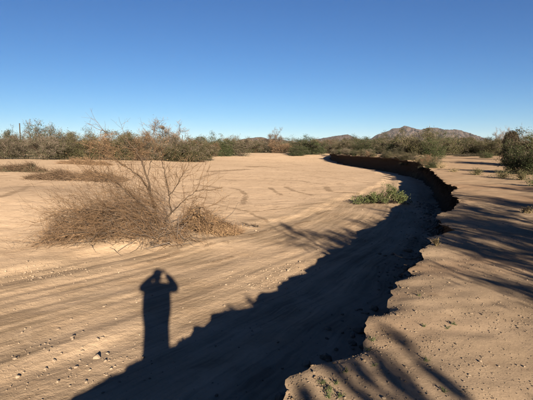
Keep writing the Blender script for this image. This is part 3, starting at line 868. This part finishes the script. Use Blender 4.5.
    for q in range(26):
        p = np.array([R.uniform(-2.8, .9), R.normal()*.35-.15, abs(R.normal())*.2+.05])
        w1 = wander(p, (R.normal(), R.normal()*.5, R.normal()*.35+.1), R.uniform(.5, 1.3), 6, .16, -.02, R); w1[:, 2] = np.maximum(w1[:, 2], .02); tg.add(w1, R.uniform(.012, .024), .008, 5)
    # follow the ground
    for tb, mt in ((tw, 'browntwig'), (tg, 'greytwig')):
        V = np.concatenate(tb.V); low = np.exp(-np.maximum(V[:, 2], 0)/.5)
        V[:, 2] += (height(base.x+V[:, 0], base.y+V[:, 1])-base.z)*low
        o = link('twigs', np_mesh('twigs', V, np.concatenate(tb.F), M[mt], True), e); o['kind'] = 'stuff'
    n = 7000
    P = np.stack([R.uniform(-3.4, .9, n), R.normal(size=n)*.38-.1, abs(R.normal(size=n))*.36+.02], 1)
    P[:, 2] *= np.clip(1.15-((P[:, 0]+1.2)/2.9)**2, .2, 1.2)
    P[:, 2] += height(base.x+P[:, 0], base.y+P[:, 1])-base.z
    Dr = R.normal(size=(n, 3))*np.array([1, .6, .6])+np.array([-.5, 0, .15])
    o = link('fine_twigs', blade_mesh('fine_twigs', P, Dr, R.uniform(.08, .32, n), .0032, M['browntwig'], R), e); o['kind'] = 'stuff'
    LP = np.array(LP); idx = R.integers(0, len(LP), 2600)
    V, F = leaf_quads(LP[idx]+R.normal(size=(2600, 3))*.05, .035, .4, R)
    o = link('dry_leaves', np_mesh('dry_leaves', V, F, M['dryleaf']), e); o['kind'] = 'stuff'
dry_shrub()

def debris_heap():
    R = np.random.default_rng(78)
    base = hit(208, 232); s = base.y/FOC
    e = empty('debris_heap', base); tag(e, 'brown heap of flood debris and dry leaves against the dry shrub', 'debris')
    prof_x = np.array([183, 190, 197, 203, 212, 222, 232, 240]); prof_h = np.array([12, 22, 26, 20, 19, 15, 8, 2])
    def pts(n, hmul=1.0):
        x = R.uniform(184, 240, n); h = np.interp(x, prof_x, prof_h)
        z = R.uniform(0, 1, n)**.8*h*s*hmul; y = R.normal(size=n)*.22
        sl = (x-208)*-.18
        return np.stack([(x-208)*s, y+(x-208)*s*.35, z*np.exp(-(y/.4)**2)], 1)
    P = pts(3800); P[:, 2] += height(base.x+P[:, 0], base.y+P[:, 1])-base.z
    V, F = leaf_quads(P, .065, .5, R); o = link('leaf_litter', np_mesh('leaf_litter', V, F, M['dryleaf']), e); o['kind'] = 'stuff'
    P = pts(2600, 1.1); P[:, 2] += height(base.x+P[:, 0], base.y+P[:, 1])-base.z
    o = link('twigs', blade_mesh('twigs', P, R.normal(size=(2600, 3))*np.array([1, .6, .5])+np.array([0, 0, .2]), R.uniform(.12, .5, 2600), .005, M['browntwig'], R), e); o['kind'] = 'stuff'
    T = Tubes(); T.add([((200-208)*s, -.1, 0), ((199-208)*s, -.1, .35), ((198.5-208)*s, -.12, .72), ((199-208)*s, -.12, .88)], .10, .075, 8); link('stump', T.mesh('stump', M['bark']), e)
    T = Tubes()
    for i in range(16):
        p = np.array([R.uniform(-.6, .8), R.normal()*.15, R.uniform(.1, .5)]); T.add(wander(p, (R.normal(), R.normal()*.4, .5), R.uniform(.5, 1.1), 7, .25, -.09, R), .012, .004, 4)
    bo = link('branches', T.mesh('branches', M['greytwig']), e); bo['kind'] = 'stuff'
    # arching loops
debris_heap()

# ------------------------------------------------------------------ low green bush on the sand spit
def green_bush():
    R = np.random.default_rng(81)
    base = hit(384, 203.5); s = base.y/FOC
    e = empty('bush', base); tag(e, 'low spreading green bush on the sand beside the bank shadow', 'bush')
    px = np.array([352, 358, 366, 374, 382, 388, 394, 402, 410]); ph = np.array([2, 5, 7, 10, 12, 16, 13, 10, 4])
    T = Tubes(); tips = []
    for q in range(70):
        a = R.uniform(0, 2*math.pi); tx = R.uniform(353, 409); h = np.interp(tx, px, ph)*s*R.uniform(.35, 1.15)
        end = np.array([(tx-384)*s, R.normal()*.38, h]); st = np.array([R.normal()*.25+end[0]*.35, R.normal()*.12, 0])
        mid = (st+end)/2+np.array([0, 0, h*.15]); Q = np.array([st, st*.6+mid*.4, mid, mid*.4+end*.6, end]); T.add(Q, .012, .004, 4)
        tips += list(Q[2:]); 
        for q2 in range(4):
            w2 = wander(Q[R.integers(2, 5)], (end-st)+R.normal(size=3)*.7, R.uniform(.12, .3), 3, .2, .02, R); T.add(w2, .005, .002, 3); tips += list(w2[1:])
    link('stems', T.mesh('stems', M['bark']), e)
    tips = np.array(tips); w_ = R.gamma(.9, 1, len(tips)); idx = R.choice(len(tips), 5200, p=w_/w_.sum())
    P = tips[idx]+R.normal(size=(5200, 3))*.055; P[:, 2] = np.maximum(P[:, 2], .015); P[:, 2] += height(base.x+P[:, 0], base.y+P[:, 1])-base.z
    V, F = leaf_quads(P, .07, .5, R); link('leaves', np_mesh('leaves', V, F, M['brightgreen']), e)
green_bush()

# low shrubs on the right bank
def tuft_bush(px, py, wpx, hpx, seed, leaf, label, n=1500, ls=.05, twig='straw'):
    R = np.random.default_rng(seed)
    base = hit(px, py); s = base.y/FOC; Wd = wpx*s; H = hpx*s
    e = empty('bush', base); tag(e, label, 'bush')
    T = Tubes(); tips = []
    for q in range(26):
        a = R.uniform(0, 6.28); tl = R.uniform(.1, 1)
        end = np.array([math.cos(a)*Wd/2*tl, math.sin(a)*Wd/2*tl, H*R.uniform(.55, 1)*(1-.5*tl**2)])
        Q = wander((0, 0, 0), end, np.linalg.norm(end), 5, .1, .02, R); T.add(Q, .008+.0004*base.y, .003, 3); tips += list(Q[2:])
    link('stems', T.mesh('stems', M[twig]), e)
    tips = np.array(tips); idx = R.integers(0, len(tips), n); P = tips[idx]+R.normal(size=(n, 3))*Wd*.07; P[:, 2] = np.maximum(P[:, 2], .01)
    P[:, 2] += height(base.x+P[:, 0], base.y+P[:, 1])-base.z
    V, F = leaf_quads(P, ls, .45, R); link('leaves', np_mesh('leaves', V, F, M[leaf]), e)
tuft_bush(477, 175, 16, 7, 1, 'olive', 'small olive tuft in the middle of the track')
tuft_bush(503, 178, 24, 9, 2, 'olive', 'low olive clump at the foot of the right bushes')
tuft_bush(522, 180, 24, 10, 3, 'olive', 'low olive shrub at the foot of the right bushes')
tuft_bush(537, 186, 26, 12, 4, 'green', 'low green shrub beside the track below the olive shrub')
tuft_bush(528, 213, 16, 6, 5, 'straw', 'straw grass tuft in the striped tree shade', 600, .03)
tuft_bush(436, 246, 12, 10, 6, 'straw', 'dry grass tuft on the lip of the cut bank', 380, .02)
tuft_bush(441, 168, 20, 6, 7, 'straw', 'dry grass at the bend of the cut bank', 900, .05)
tuft_bush(418, 163, 20, 5, 8, 'straw', 'strip of dry grass along the top of the cut bank', 900, .07)
tuft_bush(455, 172, 16, 3, 9, 'straw', 'thin straw patch on the pale bank top', 500, .05)

Rl = np.random.default_rng(17)
for i in range(40):
    yy = 38+i*2.1+Rl.uniform(-1, 1); oo = Rl.uniform(-.1, 1.3); xx = float(to_x(np.array([oo]), np.array([yy]))[0])
    k = ['grey', 'olive', 'green', 'olive', 'red', 'dark'][Rl.integers(0, 6)]
    hh = Rl.uniform(.3, 1.15)*(1 if yy < 85 else 1.4); ww = Rl.uniform(.8, 2.2)
    e_ = plant_from('bush', [p for p in PROTO[k][0] if p[0] != 'trunk' or k != 'x'], (xx, yy, hgt(xx, yy)-.02), (ww/4, ww/4, hh/4), Rl.uniform(0, 6.28))
    tag(e_, {'grey': 'small grey shrub fringing the lip of the far cut bank', 'olive': 'small olive shrub fringing the lip of the far cut bank', 'green': 'small green shrub fringing the lip of the far cut bank',
             'red': 'small brown shrub fringing the lip of the far cut bank', 'dark': 'small dark shrub fringing the lip of the far cut bank'}[k], 'bush', 'fringe of shrubs on the far cut bank, '+k)

# ------------------------------------------------------------------ weeds on the near bank
def weed(px, py, hh, seed, label, group=None, n=14, leaf='weed'):
    R = np.random.default_rng(seed); base = hit(px, py)
    e = empty('weed', base); tag(e, label, 'weed', group)
    T = Tubes(); P = []; 
    for q in range(5):
        Q = wander((0, 0, -.005), (R.normal()*.6, R.normal()*.6, 1), hh*R.uniform(.6, 1), 4, .15, .02, R); T.add(Q, .0022, .001, 4); P += list(Q[1:])
    link('stems', T.mesh('stems', M[leaf]), e)
    P = np.array(P); idx = R.integers(0, len(P), n*4); V, F = leaf_quads(P[idx]+R.normal(size=(n*4, 3))*hh*.12, hh*.22, .4, R)
    link('leaves', np_mesh('leaves', V, F, M[leaf]), e)
GW = 'small green weeds sprouting from the near bank'
for i, (px, py, hh) in enumerate([(372,341,.06),(367,351,.05),(374,366,.04),(424,327,.05),(447,329,.05),(455,325,.05),(418,296,.05),(428,361,.05),(444,392,.05),(395,278,.08),(347,372,.05)]):
    weed(px, py, hh, 200+i, 'tiny green weed sprouting from the bare near bank', GW)
for i, (px, py, hh) in enumerate([(330,390,.055),(322,384,.05),(338,397,.05),(328,398,.06),(336,384,.04)]):
    weed(px, py, hh, 230+i, 'leafy weed in the branch shadow near the lip of the bank', 'weeds in the branch shadow', 22, 'weed')

# ------------------------------------------------------------------ stones
def stone_mesh(seed, sub=2):
    import bmesh
    R = np.random.default_rng(seed); bm = bmesh.new(); bmesh.ops.create_icosphere(bm, subdivisions=sub, radius=1)
    pl = [(unit(R.normal(size=3)), R.uniform(.55, .85)) for _ in range(7)]
    for v in bm.verts:
        p = np.array(v.co)
        for nrm, dd in pl:
            q = p@nrm
            if q > dd: p = p-nrm*(q-dd)*.9
        p = p*(1+.05*R.normal()); v.co = p
    me = bpy.data.meshes.new('stone'); bm.to_mesh(me); bm.free(); me.materials.append(M['stone']); return me
SM = [stone_mesh(300+i) for i in range(6)]
def stone(x, y, z, sz, k, label, group):
    o = link('stone', SM[k % 6]); R = rng
    o.scale = (sz*R.uniform(.8, 1.2), sz*R.uniform(.7, 1.0), sz*R.uniform(.45, .75)); o.rotation_euler = (R.normal()*.2, R.normal()*.2, R.uniform(0, 6.28))
    o.location = (x, y, z+o.scale[2]*.25); tag(o, label, 'stone', group)
for px, py, sz, lab in [(73,337,.055,'pale flat stone on the sand, second largest beside the shadow'), (97,358,.072,'largest pale stone on the sand left of the person shadow'),
                        (256,231,.05,'pale stone on the sand beside the scattered twigs')]:
    p = hit(px, py); stone(*p, sz, int(px), lab, None)
GS = 'stones on the streaked channel floor'
for i, (px, py, sz) in enumerate([(54,361,.035),(15,359,.035),(18,377,.04),(48,352,.028),(46,369.5,.032),(82.5,351,.03),(102,337.6,.026),(111,369,.03),(104,307,.035),(86,382,.028),(135,344,.024),(71,319,.026),(116,319,.024),(58,382,.028),
        (52,272.6,.045),(33,277,.035),(4,278,.04),(105,306,.03),(110,267,.035),(288,271,.05),(270,276,.04),(249,285,.035),(262,281,.03),(183,308,.02),(226,285,.03),(300,262,.04),(136,300,.022),(25,329,.022),(190,322,.025),(120,382,.022),(60,300,.024),(14,310,.026),(232,272,.03),(318,250,.04)]):
    p = hit(px, py); stone(*p, sz, i, 'small pale stone on the streaked channel floor', GS)
def gravel(name, X, Y, S, label, seed, mat='gravel'):
    R = np.random.default_rng(seed)
    t = (1+5**.5)/2
    ico = np.array([(-1,t,0),(1,t,0),(-1,-t,0),(1,-t,0),(0,-1,t),(0,1,t),(0,-1,-t),(0,1,-t),(t,0,-1),(t,0,1),(-t,0,-1),(-t,0,1)])/1.9
    tri = np.array([(0,11,5),(0,5,1),(0,1,7),(0,7,10),(0,10,11),(1,5,9),(5,11,4),(11,10,2),(10,7,6),(7,1,8),(3,9,4),(3,4,2),(3,2,6),(3,6,8),(3,8,9),(4,9,5),(2,4,11),(6,2,10),(8,6,7),(9,8,1)])
    n = len(X); Z = height(X, Y)
    A = R.uniform(0, 6.28, n); c, s_ = np.cos(A), np.sin(A)
    sc = np.stack([S*R.uniform(.8, 1.3, n), S*R.uniform(.6, 1, n), S*R.uniform(.45, .8, n)], 1)
    V = ico[None]*sc[:, None]*(1+.16*R.normal(size=(n, 12, 1)))
    Vx = V[..., 0]*c[:, None]-V[..., 1]*s_[:, None]; Vy = V[..., 0]*s_[:, None]+V[..., 1]*c[:, None]
    V = np.stack([Vx+X[:, None], Vy+Y[:, None], V[..., 2]+(Z+sc[:, 2]*.35)[:, None]], -1).reshape(-1, 3)
    F = (tri[None]+np.arange(n)[:, None, None]*12).reshape(-1, 3)
    o = link(name, np_mesh(name, V, F, M[mat])); tag(o, label, 'gravel', kind='stuff')
Rg = np.random.default_rng(9)
n = 54000
y = Rg.uniform(-1.0, 1, n); y = 0.8+Rg.uniform(0, 1, n)**1.9*13; o = Rg.uniform(0.02, 1, n)**1.2*(2+y*.75); x = to_x(o, y)
keep = fbm(x*1.3, y*1.3, 3, 401) > Rg.uniform(-.7, .45, n)
gravel('bank_gravel', x[keep], y[keep], np.clip(Rg.lognormal(-5.7, .55, n), .0018, .014)[keep], 'fine gravel strewn over the near bank top', 11)
n = 9000
y = 1.5+Rg.uniform(0, 1, n)**1.4*26; o = -Rg.uniform(.5, 13, n); x = to_x(o, y)
fn = fbm(flow_coords(o, y)*1.1, y*.25, 3, 402); keep = fn > Rg.uniform(-.35, .5, n)
gravel('wash_gravel', x[keep], y[keep], np.clip(Rg.lognormal(-5.0, .55, n), .003, .03)[keep], 'small stones strewn along the streaked wash bed', 12)
# patches of small stones washed together on the terrace edge and along the channel
gx, gy, gs = [], [], []
for px, py, rx, ry, k_ in [(30,275,2.2,.5,420),(55,268,1.0,.35,160),(270,278,.9,.5,160),(292,268,.7,.6,120),(70,360,1.2,.6,80),(110,372,.7,.5,40),(130,345,.6,.5,30),(20,372,.9,.5,50),(250,286,.6,.4,80)]:
    c_ = hit(px, py); gx.append(c_.x+Rg.normal(size=k_)*rx*.5); gy.append(c_.y+Rg.normal(size=k_)*ry*.5); gs.append(np.clip(Rg.lognormal(-4.7, .55, k_), .004, .03))
gravel('stone_patches', np.concatenate(gx), np.concatenate(gy), np.concatenate(gs), 'loose patches of small stones on the wash floor', 14)
# clods fallen from the bank
n = 1500
y = 1+Rg.uniform(0, 1, n)*24; o = -.3-np.abs(Rg.normal(size=n))*.55; x = to_x(o, y)
gravel('fallen_clods', x, y, np.clip(Rg.lognormal(-3.6, .6, n), .01, .12), 'clods of earth fallen at the foot of the bank', 13)

n = 420
y = 1+Rg.uniform(0, 1, n)**1.2*16; o = Rg.exponential(.09, n); x = to_x(o, y)
gravel('lip_crumbs', x, y, np.clip(Rg.lognormal(-5.0, .5, n), .003, .02), 'crumbs of dry earth along the lip of the cut bank', 15, 'crumb')
T = Tubes(); Rr_ = np.random.default_rng(19)
for i in range(420):
    yy = Rr_.uniform(6, 45); xx = float(to_x(np.array([.04]), np.array([yy]))[0])
    T.add(wander((xx, yy, hgt(xx, yy)-Rr_.uniform(.03, .3)), (-.5+Rr_.normal()*.25, Rr_.normal()*.4, -.7), Rr_.uniform(.15, .7), 5, .25, -.08, Rr_), .006+.0002*yy, .002, 3)
ro = link('roots', T.mesh('roots', M['bark']), bank); ro['kind'] = 'stuff'

# ------------------------------------------------------------------ trees behind the camera whose shade crosses the bank
def shade_tree(name, loc, H, Wd, seed, label, nleaf=3000, ntwig=1500, stems=5, lsize=.07, leaf='olive', spread=.9, cat='tree'):
    parts = crown_tree(seed, H=H, Wd=Wd, stems=stems, spread=spread, leaf=leaf, nleaf=nleaf, lsize=lsize, ntwig=ntwig, dens_low=.03)
    e = plant_from(name, parts, (loc[0], loc[1], hgt(*loc)-.03)); tag(e, label, cat); return e
shade_tree('desert_tree', (6.4, -1.2), 3.3, 4.6, 501, 'airy olive tree nearest the person, its striped shade crossing the bank', 12000, 6000, 7, .06)
shade_tree('desert_tree', (8.8, 0.8), 3.1, 5.2, 505, 'taller airy olive tree whose shade reaches the wash floor', 16000, 7000, 8, .06)
shade_tree('desert_tree', (11.6, 1.8), 3.7, 5.0, 502, 'olive tree whose shade crosses the track', 16000, 5000, 7, .07)
shade_tree('desert_tree', (13.4, 6.0), 3.4, 4.2, 506, 'dense olive tree beside the shaded track', 15000, 4000, 7, .07)
shade_tree('desert_tree', (18.5, 9.5), 3.4, 5.0, 503, 'olive tree beside the far shaded stretch of track', 15000, 3000, 6, .08)
shade_tree('desert_tree', (22.5, 19), 3.0, 5.0, 504, 'rounded olive tree beside the right end of the track', 8500, 1500, 6, .08)

def wand_bush():
    """leafy upright wands behind the photographer; their tips shade the near bank"""
    R = np.random.default_rng(88)
    e = empty('bush', (3.3, -6.3, hgt(3.3, -6.3)))
    tag(e, 'tall bush of upright leafy wands behind the standing person', 'bush')
    T = Tubes(); LP = []
    b = -SUNDIR
    # ground point where the wand tip shadow ends, how far up the sun ray the tip is, lean
    targets = [((1.18, 3.40), 9.2), ((.86, 3.45), 8.6), ((.55, 2.95), 8.3), ((.78, 2.85), 8.0), ((.34, 2.5), 8.8), ((.95, 2.75), 8.5), ((1.9, 2.1), 8.0)]
    for (gx, gy), kk in targets:
        tip = np.array([gx+b.x*kk-3.3, gy+b.y*kk+6.3, b.z*kk])
        bs = np.array([R.normal()*.15+tip[0]*.25, R.normal()*.15-.4, 0])
        mid = bs*.45+tip*.55+np.array([0.12*R.normal(), .1*R.normal(), .1])
        t = np.linspace(0, 1, 12)[:, None]
        Q = (1-t)**2*bs+2*t*(1-t)*mid+t**2*tip
        T.add(Q, .022, .006, 5)
        for i in range(2, 12):
            for q in range(5):
                w2 = wander(Q[i], unit(Q[i]-Q[i-1])+R.normal(size=3)*.35, R.uniform(.15, .36)*(1.35-i/12), 3, .15, .02, R); T.add(w2, .004, .002, 3); LP += list(w2[1:])
    link('stems', T.mesh('stems', M['bark']), e)
    LP = np.array(LP); n = 7000; idx = R.integers(0, len(LP), n); V, F = leaf_quads(LP[idx]+R.normal(size=(n, 3))*.03, .06, .5, R)
    link('leaves', np_mesh('leaves', V, F, M['olive']), e)
wand_bush()

# ------------------------------------------------------------------ the photographer, standing behind the lens with a phone raised
def skin_obj(name, verts, edges, radii, mat, parent, root=0, sub=2):
    me = bpy.data.meshes.new(name); me.from_pydata([tuple(v) for v in verts], edges, []); me.update()
    o = link(name, me, parent)
    sk = o.modifiers.new('skin', 'SKIN')
    lay = me.skin_vertices[0] if me.skin_vertices else None
    if lay is None:
        bpy.context.view_layer.objects.active = o; o.select_set(True)
        bpy.ops.mesh.customdata_skin_add(); lay = me.skin_vertices[0]
    for i, r in enumerate(radii):
        lay.data[i].radius = (r, r) if isinstance(r, (int, float)) else r
        lay.data[i].use_root = (i == root)
    sk.use_smooth_shade = True
    ss = o.modifiers.new('sub', 'SUBSURF'); ss.levels = sub; ss.render_levels = sub
    me.materials.append(mat)
    return o
M['cloth'] = mat_var('jacket_cloth', (0.05, 0.055, 0.07), (0.08, 0.085, 0.10), 20, 0.9, 0.002, island=False)
M['skin'] = mat_var('skin', (0.42, 0.26, 0.18), (0.48, 0.31, 0.22), 10, 0.55, 0.0005, island=False)
M['hair'] = mat_var('hair', (0.035, 0.024, 0.016), (0.07, 0.048, 0.03), 30, 0.6, 0.003, island=False)
M['black'] = mat_var('phone_glass', (0.012, 0.012, 0.014), (0.02, 0.02, 0.022), 10, 0.25, 0, island=False)
def person():
    px_, py_ = -0.01, -0.42
    e = empty('person', (px_, py_, hgt(px_, py_)))
    tag(e, 'person standing on the bank holding a phone up with both hands', 'person')
    # 0 pelvis
    V = [(0,0,.90),(0,-.01,1.06),(0,0,1.24),(0,0,1.37),(0,.005,1.44),(0,.03,1.50),(0,.045,1.58),(0,.04,1.66)]
    Rr = [(.265,.18),(.30,.19),(.315,.20),(.21,.13),(.075,.07),(.085,.085),(.105,.11),(.085,.09)]
    E = [(i, i+1) for i in range(7)]
    for s in (-1, 1):
        k = len(V)
        V += [(s*.085,0,.80),(s*.085,.01,.48),(s*.09,-.01,.12),(s*.10,.0,.05),(s*.11,.15,.035)]
        Rr += [(.135,.14),(.115,.12),(.10,.10),(.07,.06),(.05,.034)]
        E += [(0,k),(k,k+1),(k+1,k+2),(k+2,k+3),(k+3,k+4)]
        k = len(V)
        ex = .36 if s < 0 else .385
        V += [(s*.20,.0,1.36),(s*ex,.10,1.295),(s*.23,.29,1.44),(s*.115,.385,1.535)]
        Rr += [(.115,.10),(.10,.09),(.078,.07),(.052,.046)]
        E += [(3,k),(k,k+1),(k+1,k+2),(k+2,k+3)]
    skin_obj('body', V, E, Rr, M['cloth'], e)
    # face and hair
    def blob(name, c, sc, mat, seed=0, cut=None):
        import bmesh
        bm = bmesh.new(); bmesh.ops.create_uvsphere(bm, u_segments=24, v_segments=16, radius=1)
        for v in bm.verts:
            p = np.array(v.co)
            if cut: p = cut(p)
            v.co = (p[0]*sc[0]+c[0], p[1]*sc[1]+c[1], p[2]*sc[2]+c[2])
        me = bpy.data.meshes.new(name); bm.to_mesh(me); bm.free(); me.polygons.foreach_set('use_smooth', np.ones(len(me.polygons), bool)); me.materials.append(mat)
        return link(name, me, e)
    def face_shape(p):
        q = p.copy()
        if q[2] < 0: q[0] *= 1+.28*q[2]; q[1] *= 1+.10*q[2]
        if q[1] > .75 and abs(q[0]) < .22 and -.35 < q[2] < .12: q[1] += .22*(1-abs(q[0])/.22)
        return q
    blob('head', (0,.055,1.615), (.084,.098,.120), M['skin'], cut=face_shape)
    blob('hair', (0,.035,1.645), (.112,.108,.112), M['hair'], cut=lambda p: np.array([p[0], min(p[1], .75), max(p[2], -.5)]))
    for s in (-1, 1):
        blob('ear', (s*.080,.045,1.61), (.012,.022,.034), M['skin'])
        blob('eye', (s*.031,.146,1.622), (.013,.008,.008), M['black'])
    blob('mouth', (0,.147,1.553), (.024,.008,.007), M['skin'])
    # hands with fingers closed on the phone's ends
    for s in (-1, 1):
        w = np.array([s*.112, .388, 1.545]); c = np.array([s*.094, .398, 1.575])
        vs_ = [w, c]; rs = [.026, (.028, .020)]; ed = [(0, 1)]
        hand = skin_obj('hand', [w, (w+c)/2, c], [(0,1),(1,2)], [.026, (.034,.024), (.034,.02)], M['skin'], e)
        for f in range(4):
            z0 = 1.612-.019*f-.0; L = [.9, 1, .95, .78][f]
            a = np.array([s*.100, .402, z0-.01]); b = np.array([s*.094, .420, z0]); d = np.array([s*.080, .431, z0+.002]); t = np.array([s*(.080-.022*L), .4325, z0+.003])
            skin_obj('finger', [a, b, d, t], [(0,1),(1,2),(2,3)], [.0085, .0085, .008, .007], M['skin'], hand, sub=1)
        a = np.array([s*.098, .392, 1.560]); b = np.array([s*.083, .392, 1.572]); d = np.array([s*.064, .399, 1.585])
        skin_obj('thumb', [a, b, d], [(0,1),(1,2)], [.011, .0095, .008], M['skin'], hand, sub=1)
person()
def phone():
    import bmesh
    e = empty('phone', (0.02, -0.005, CAM_H-.005))
    tag(e, 'thin dark phone held sideways in both hands of the person', 'phone')
    bm = bmesh.new(); bmesh.ops.create_cube(bm, size=1); bmesh.ops.scale(bm, vec=(.142, .0075, .070), verts=bm.verts)
    bmesh.ops.bevel(bm, geom=[ed for ed in bm.edges if abs((ed.verts[0].co-ed.verts[1].co).y) > .005], offset=.010, segments=4, affect='EDGES')
    for v in bm.verts: v.co.y -= .006
    me = bpy.data.meshes.new('case'); bm.to_mesh(me); bm.free(); me.materials.append(M['black']); case = link('case', me, e)
    T = Tubes(); T.add([(-.020, -.004, .005), (-.020, -.002, .005), (-.020, -.0012, .005)], .006, .005, 12); link('lens_ring', T.mesh('lens_ring', M['stone']), case)
    V = [(-.060, -.0102, -.031), (.060, -.0102, -.031), (.060, -.0102, .031), (-.060, -.0102, .031)]
    link('screen', np_mesh('screen', V, [(0, 1, 2, 3)], M['black']), e)
phone()

# ------------------------------------------------------------------ thin desert haze
def haze():
    V = [(x, y, z) for z in (-4.5, 235) for y in (-6200, 6700) for x in (-6700, 6700)]
    F = [(0, 2, 3, 1), (4, 5, 7, 6), (0, 1, 5, 4), (2, 6, 7, 3), (0, 4, 6, 2), (1, 3, 7, 5)]
    m, nt, out = new_mat('haze_air')
    v = nt.nodes.new('ShaderNodeVolumePrincipled'); v.inputs['Color'].default_value = (0.78, 0.87, 1.0, 1)
    v.inputs['Density'].default_value = 0.00002; v.inputs['Anisotropy'].default_value = 0.0
    nt.links.new(v.outputs[0], out.inputs['Volume'])
    o = link('haze', np_mesh('haze', V, F, m)); tag(o, 'thin pale air over the whole desert', 'haze', kind='stuff')
haze()
#print('TRIS', sum(sum(len(p.vertices)-2 for p in me.polygons) for me in bpy.data.meshes))
